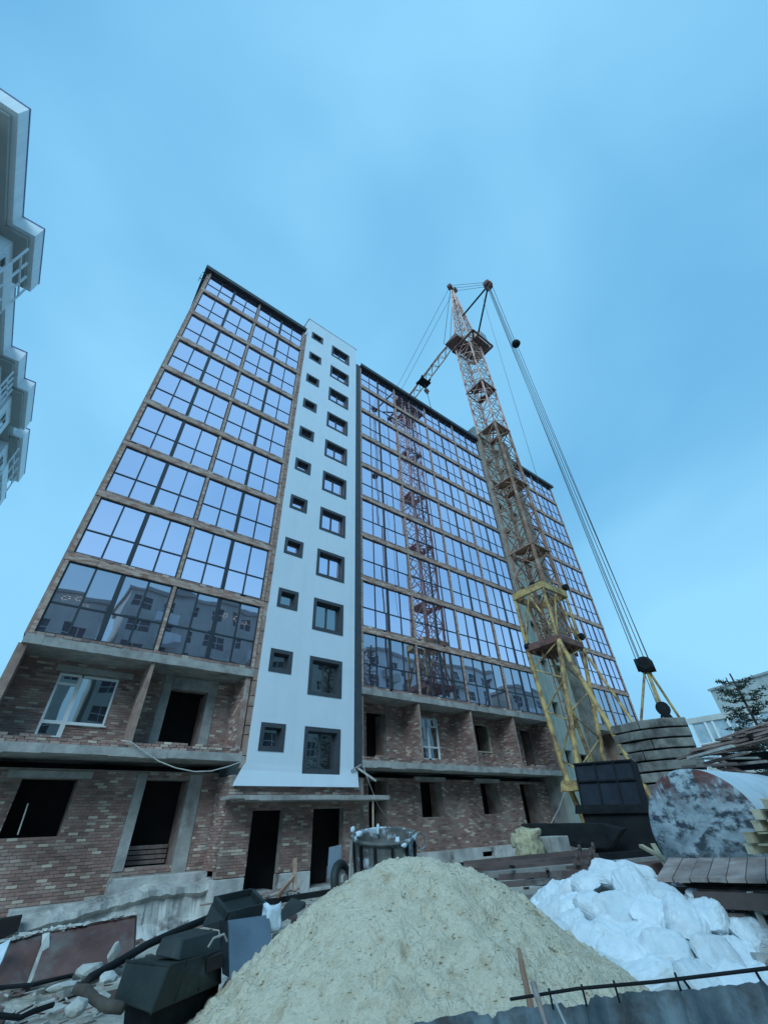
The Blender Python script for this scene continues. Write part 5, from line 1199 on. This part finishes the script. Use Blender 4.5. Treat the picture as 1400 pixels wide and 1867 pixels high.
# long lower wing: wall with ribbon of windows facing the camera
for k, (z0, z1) in enumerate(((0, 5.4), (6.0, 6.6), (10.9, zl))): mb.prism([Vector((p.x, p.y, z0)) for p in (a2, b2, b2+bk2*8, a2+bk2*8)], (0, 0, z1-z0+(.0 if k != 0 else .6)))
mb.build('low_wing', CREAM, fb1)
i = 0; x = .3
while x < Ln-1.5:
    wv = 1.5 if i % 2 == 0 else .7; p = a2+d2_*x
    q = [Vector((p.x, p.y, 6.6))+bk2*.15, Vector((p.x, p.y, 6.6))+d2_*wv+bk2*.15, Vector((p.x, p.y, 10.9))+d2_*wv+bk2*.15, Vector((p.x, p.y, 10.9))+bk2*.15]
    w = MB(); w.bar(q[0]+(q[3]-q[0])*.45, q[1]+(q[2]-q[1])*.45, .12); w.bar(q[0], q[3], .16); w.bar(q[1], q[2], .16); w.bar(q[3], q[2], .12); w.bar(q[0], q[1], .12)
    w = w.build('window', PVC, fb1); MB().prism([p_+bk2*.05 for p_ in q], bk2*.05).build('pane', mat('pale pane', (0.30, 0.42, 0.48), (0.45, 0.58, 0.64), 1, .2, 0) if i == 0 else bpy.data.materials['pale pane'], w)
    x += wv+.12; i += 1
MB().bar(PZ(1330, 1250, 17.2), PZ(1330, 1250, 17.2)+Vector((0, 0, 1.2)), .12).build('roof_pipe', BLKM, fb1)

def conifer(base, H, R, seed, label, dense=1.0, lean=0, group=None):
    rs = random.Random(seed); t = thing('pine_tree', label, 'tree', base, group); tr = MB()
    tr.tube([base+Vector((lean*k/6, 0, H*k/6)) for k in range(7)], [H*.016*(1-k/7.5)+.02 for k in range(7)], 7); tr.build('trunk', BARK, t)
    lv = MB(); bl = MB(); n = int(H*2.1)
    for i in range(n):
        f = .18+.80*i/n; z = H*f; ln = R*(1-f*.82)*rs.uniform(.65, 1.15); az = rs.uniform(0, 6.28)
        for q in range(rs.randint(2, 3)):
            a = az+q*2.1+rs.uniform(-.4, .4); o = base+Vector((lean*f, 0, z)); dr = Vector((math.cos(a), math.sin(a), rs.uniform(-.05, .22)))
            tip = o+dr*ln; mid = o+dr*ln*.55+Vector((0, 0, -.08*ln)); tip = tip+Vector((0, 0, .10*ln)); bl.tube([o, mid, tip], [.05, .03, .012], 4)
            m_ = int(48*dense*ln/1.6)
            for s in range(m_):
                tt = rs.uniform(.25, 1.02); c = o.lerp(mid, tt/.55) if tt < .55 else mid.lerp(tip, (tt-.55)/.45)
                c = c+Vector((rs.gauss(0, .14), rs.gauss(0, .14), rs.gauss(.02, .09)))*(ln*.45+.3); d1 = Vector((rs.gauss(0, 1), rs.gauss(0, 1), rs.gauss(.3, .5))).normalized()*rs.uniform(.14, .34)
                d2 = d1.cross(Vector((rs.gauss(0, 1), rs.gauss(0, 1), rs.gauss(0, 1)))).normalized()*.045; lv.add([c-d2, c+d2, c+d1], [(0, 1, 2)])
    bl.build('branches', BARK, t); lv.build('crown', NEEDLE, t)
    return t
pb = PH(1384, 1330, 38); pt_ = PH(1352, 1233, 38)
conifer(Vector((pb.x, pb.y, 0)), pt_.z+.3, 4.2, 4, 'sparse dark pine in front of the pale panel building', 1.6)

# ------------------------------------------------------------------ what stands behind the camera (seen mirrored in the lowest glazing)
rs = random.Random(13)
for bi, (x0, x1, y, H, nm) in enumerate(((-26, 2, -37, 23.5, 'pale block with rows of windows behind the camera, seen mirrored in the left glazing'), (4, 34, -40, 27.5, 'tall pale block with lit lamps behind the camera, mirrored in the glazing'), (38, 66, -36, 24.5, 'grey white block behind the camera, mirrored in the right glazing'), (70, 100, -34, 22, 'long pale block behind the camera, mirrored at the far right'))):
    t = thing('opposite_building', nm, 'building', ((x0+x1)/2, y-6, 0)); wins = []
    nf = int(H/3); nw = int((x1-x0)/3.2)
    for k in range(nf):
        for j in range(nw): a = x0+(x1-x0)*(j+.5)/nw; w_ = .65 if j % 3 else 1.1; wins.append((a-w_, a+w_, 1+3*k, 2.6+3*k))
    mb = MB(); holed(mb, x0, x1, 0, H, wins, y-.3, y); mb.build('wall', CREAM if bi != 2 else WALLW, t)
    MB().box(x0, x1, y-12, y-.31, 0, H-.1).build('block', CREAM, t)
    wmesh = {}
    for (a, b, c, d) in wins:
        k_ = round(b-a, 2)
        if k_ not in wmesh: w2 = (b-a)/2; wmesh[k_] = MB().box(-w2, w2, -.2, -.15, -.8, .8).mesh('window_pane', mat('dark pane %d' % (k_*10), (0.03, 0.04, 0.05), (0.06, 0.075, 0.09), 1, .15, 0) if 'dark pane %d' % (k_*10) not in bpy.data.materials else bpy.data.materials['dark pane %d' % (k_*10)]), MB().box(-w2, w2, -.14, -.08, -.03, .03).box(-.03, .03, -.14, -.07, -.8, .8).mesh('window_frame', PVC)
        f = inst('window', wmesh[k_][1], t, ((a+b)/2, y, (c+d)/2)); inst('pane', wmesh[k_][0], f, ((a+b)/2, y, (c+d)/2))
    MB().box(x0-.3, x1+.3, y-12.3, y+.3, H+.004, H+.5).build('cornice', SOFF, t)
    for j in range(nw):
        if j % 4 == 1:
            for k in range(1, nf): a = x0+(x1-x0)*(j+.5)/nw; MB().box(a-1.5, a+1.5, y+.003, y+1.1, 3*k-.4, 3*k+.75).build('balcony', WALLW if bi != 2 else CREAM, t)
# chandeliers: lit clusters near the windows opposite
def refl(u, v, y):
    d = ray(u, v); tt = (0.0-CAM.y)/d.y; p = CAM+d*tt; d = Vector((d.x, -d.y, d.z)); return p+d*((y-0.0)/d.y)
for i, (u, v) in enumerate(((128, 1098), (150, 1102), (420, 1132), (442, 1136))):
    c = refl(u, v, -36.5 if i < 2 else -39.6); mb = MB()
    for q in range(12): a = q*math.pi/6; p = c+Vector((.34*math.cos(a), .05*math.sin(a), .25*math.sin(a)+.1*(q % 2))); mb.hull([p+Vector(w)*.035 for w in ((1, 0, 0), (-1, 0, 0), (0, 1, 0), (0, -1, 0), (0, 0, 1), (0, 0, -1))])
    t = thing('chandelier', ['lit chandelier mirrored in the leftmost lower panes, left one', 'lit chandelier mirrored in the leftmost lower panes, right one', 'lit chandelier mirrored in the second bay, left one', 'lit chandelier mirrored in the second bay, right one'][i], 'chandelier', c, 'lit chandeliers across the street')
    mb.build('bulbs', EMIT, t); MB().tube([c+Vector((0, 0, .25)), c+Vector((0, 0, 1.0))], .02, 5).build('stem', BRN, t)
for i, (x, y, H) in enumerate(((24, -22, 17), (30, -24, 20), (37, -23, 15), (52, -26, 16))):
    conifer(Vector((x, y, 0)), H, 3.4, 30+i, ['dark conifer behind the camera, nearest the crane', 'tallest dark conifer behind the camera', 'third dark conifer behind the camera', 'farthest dark conifer behind the camera'][i], .8, group='conifers behind the camera')
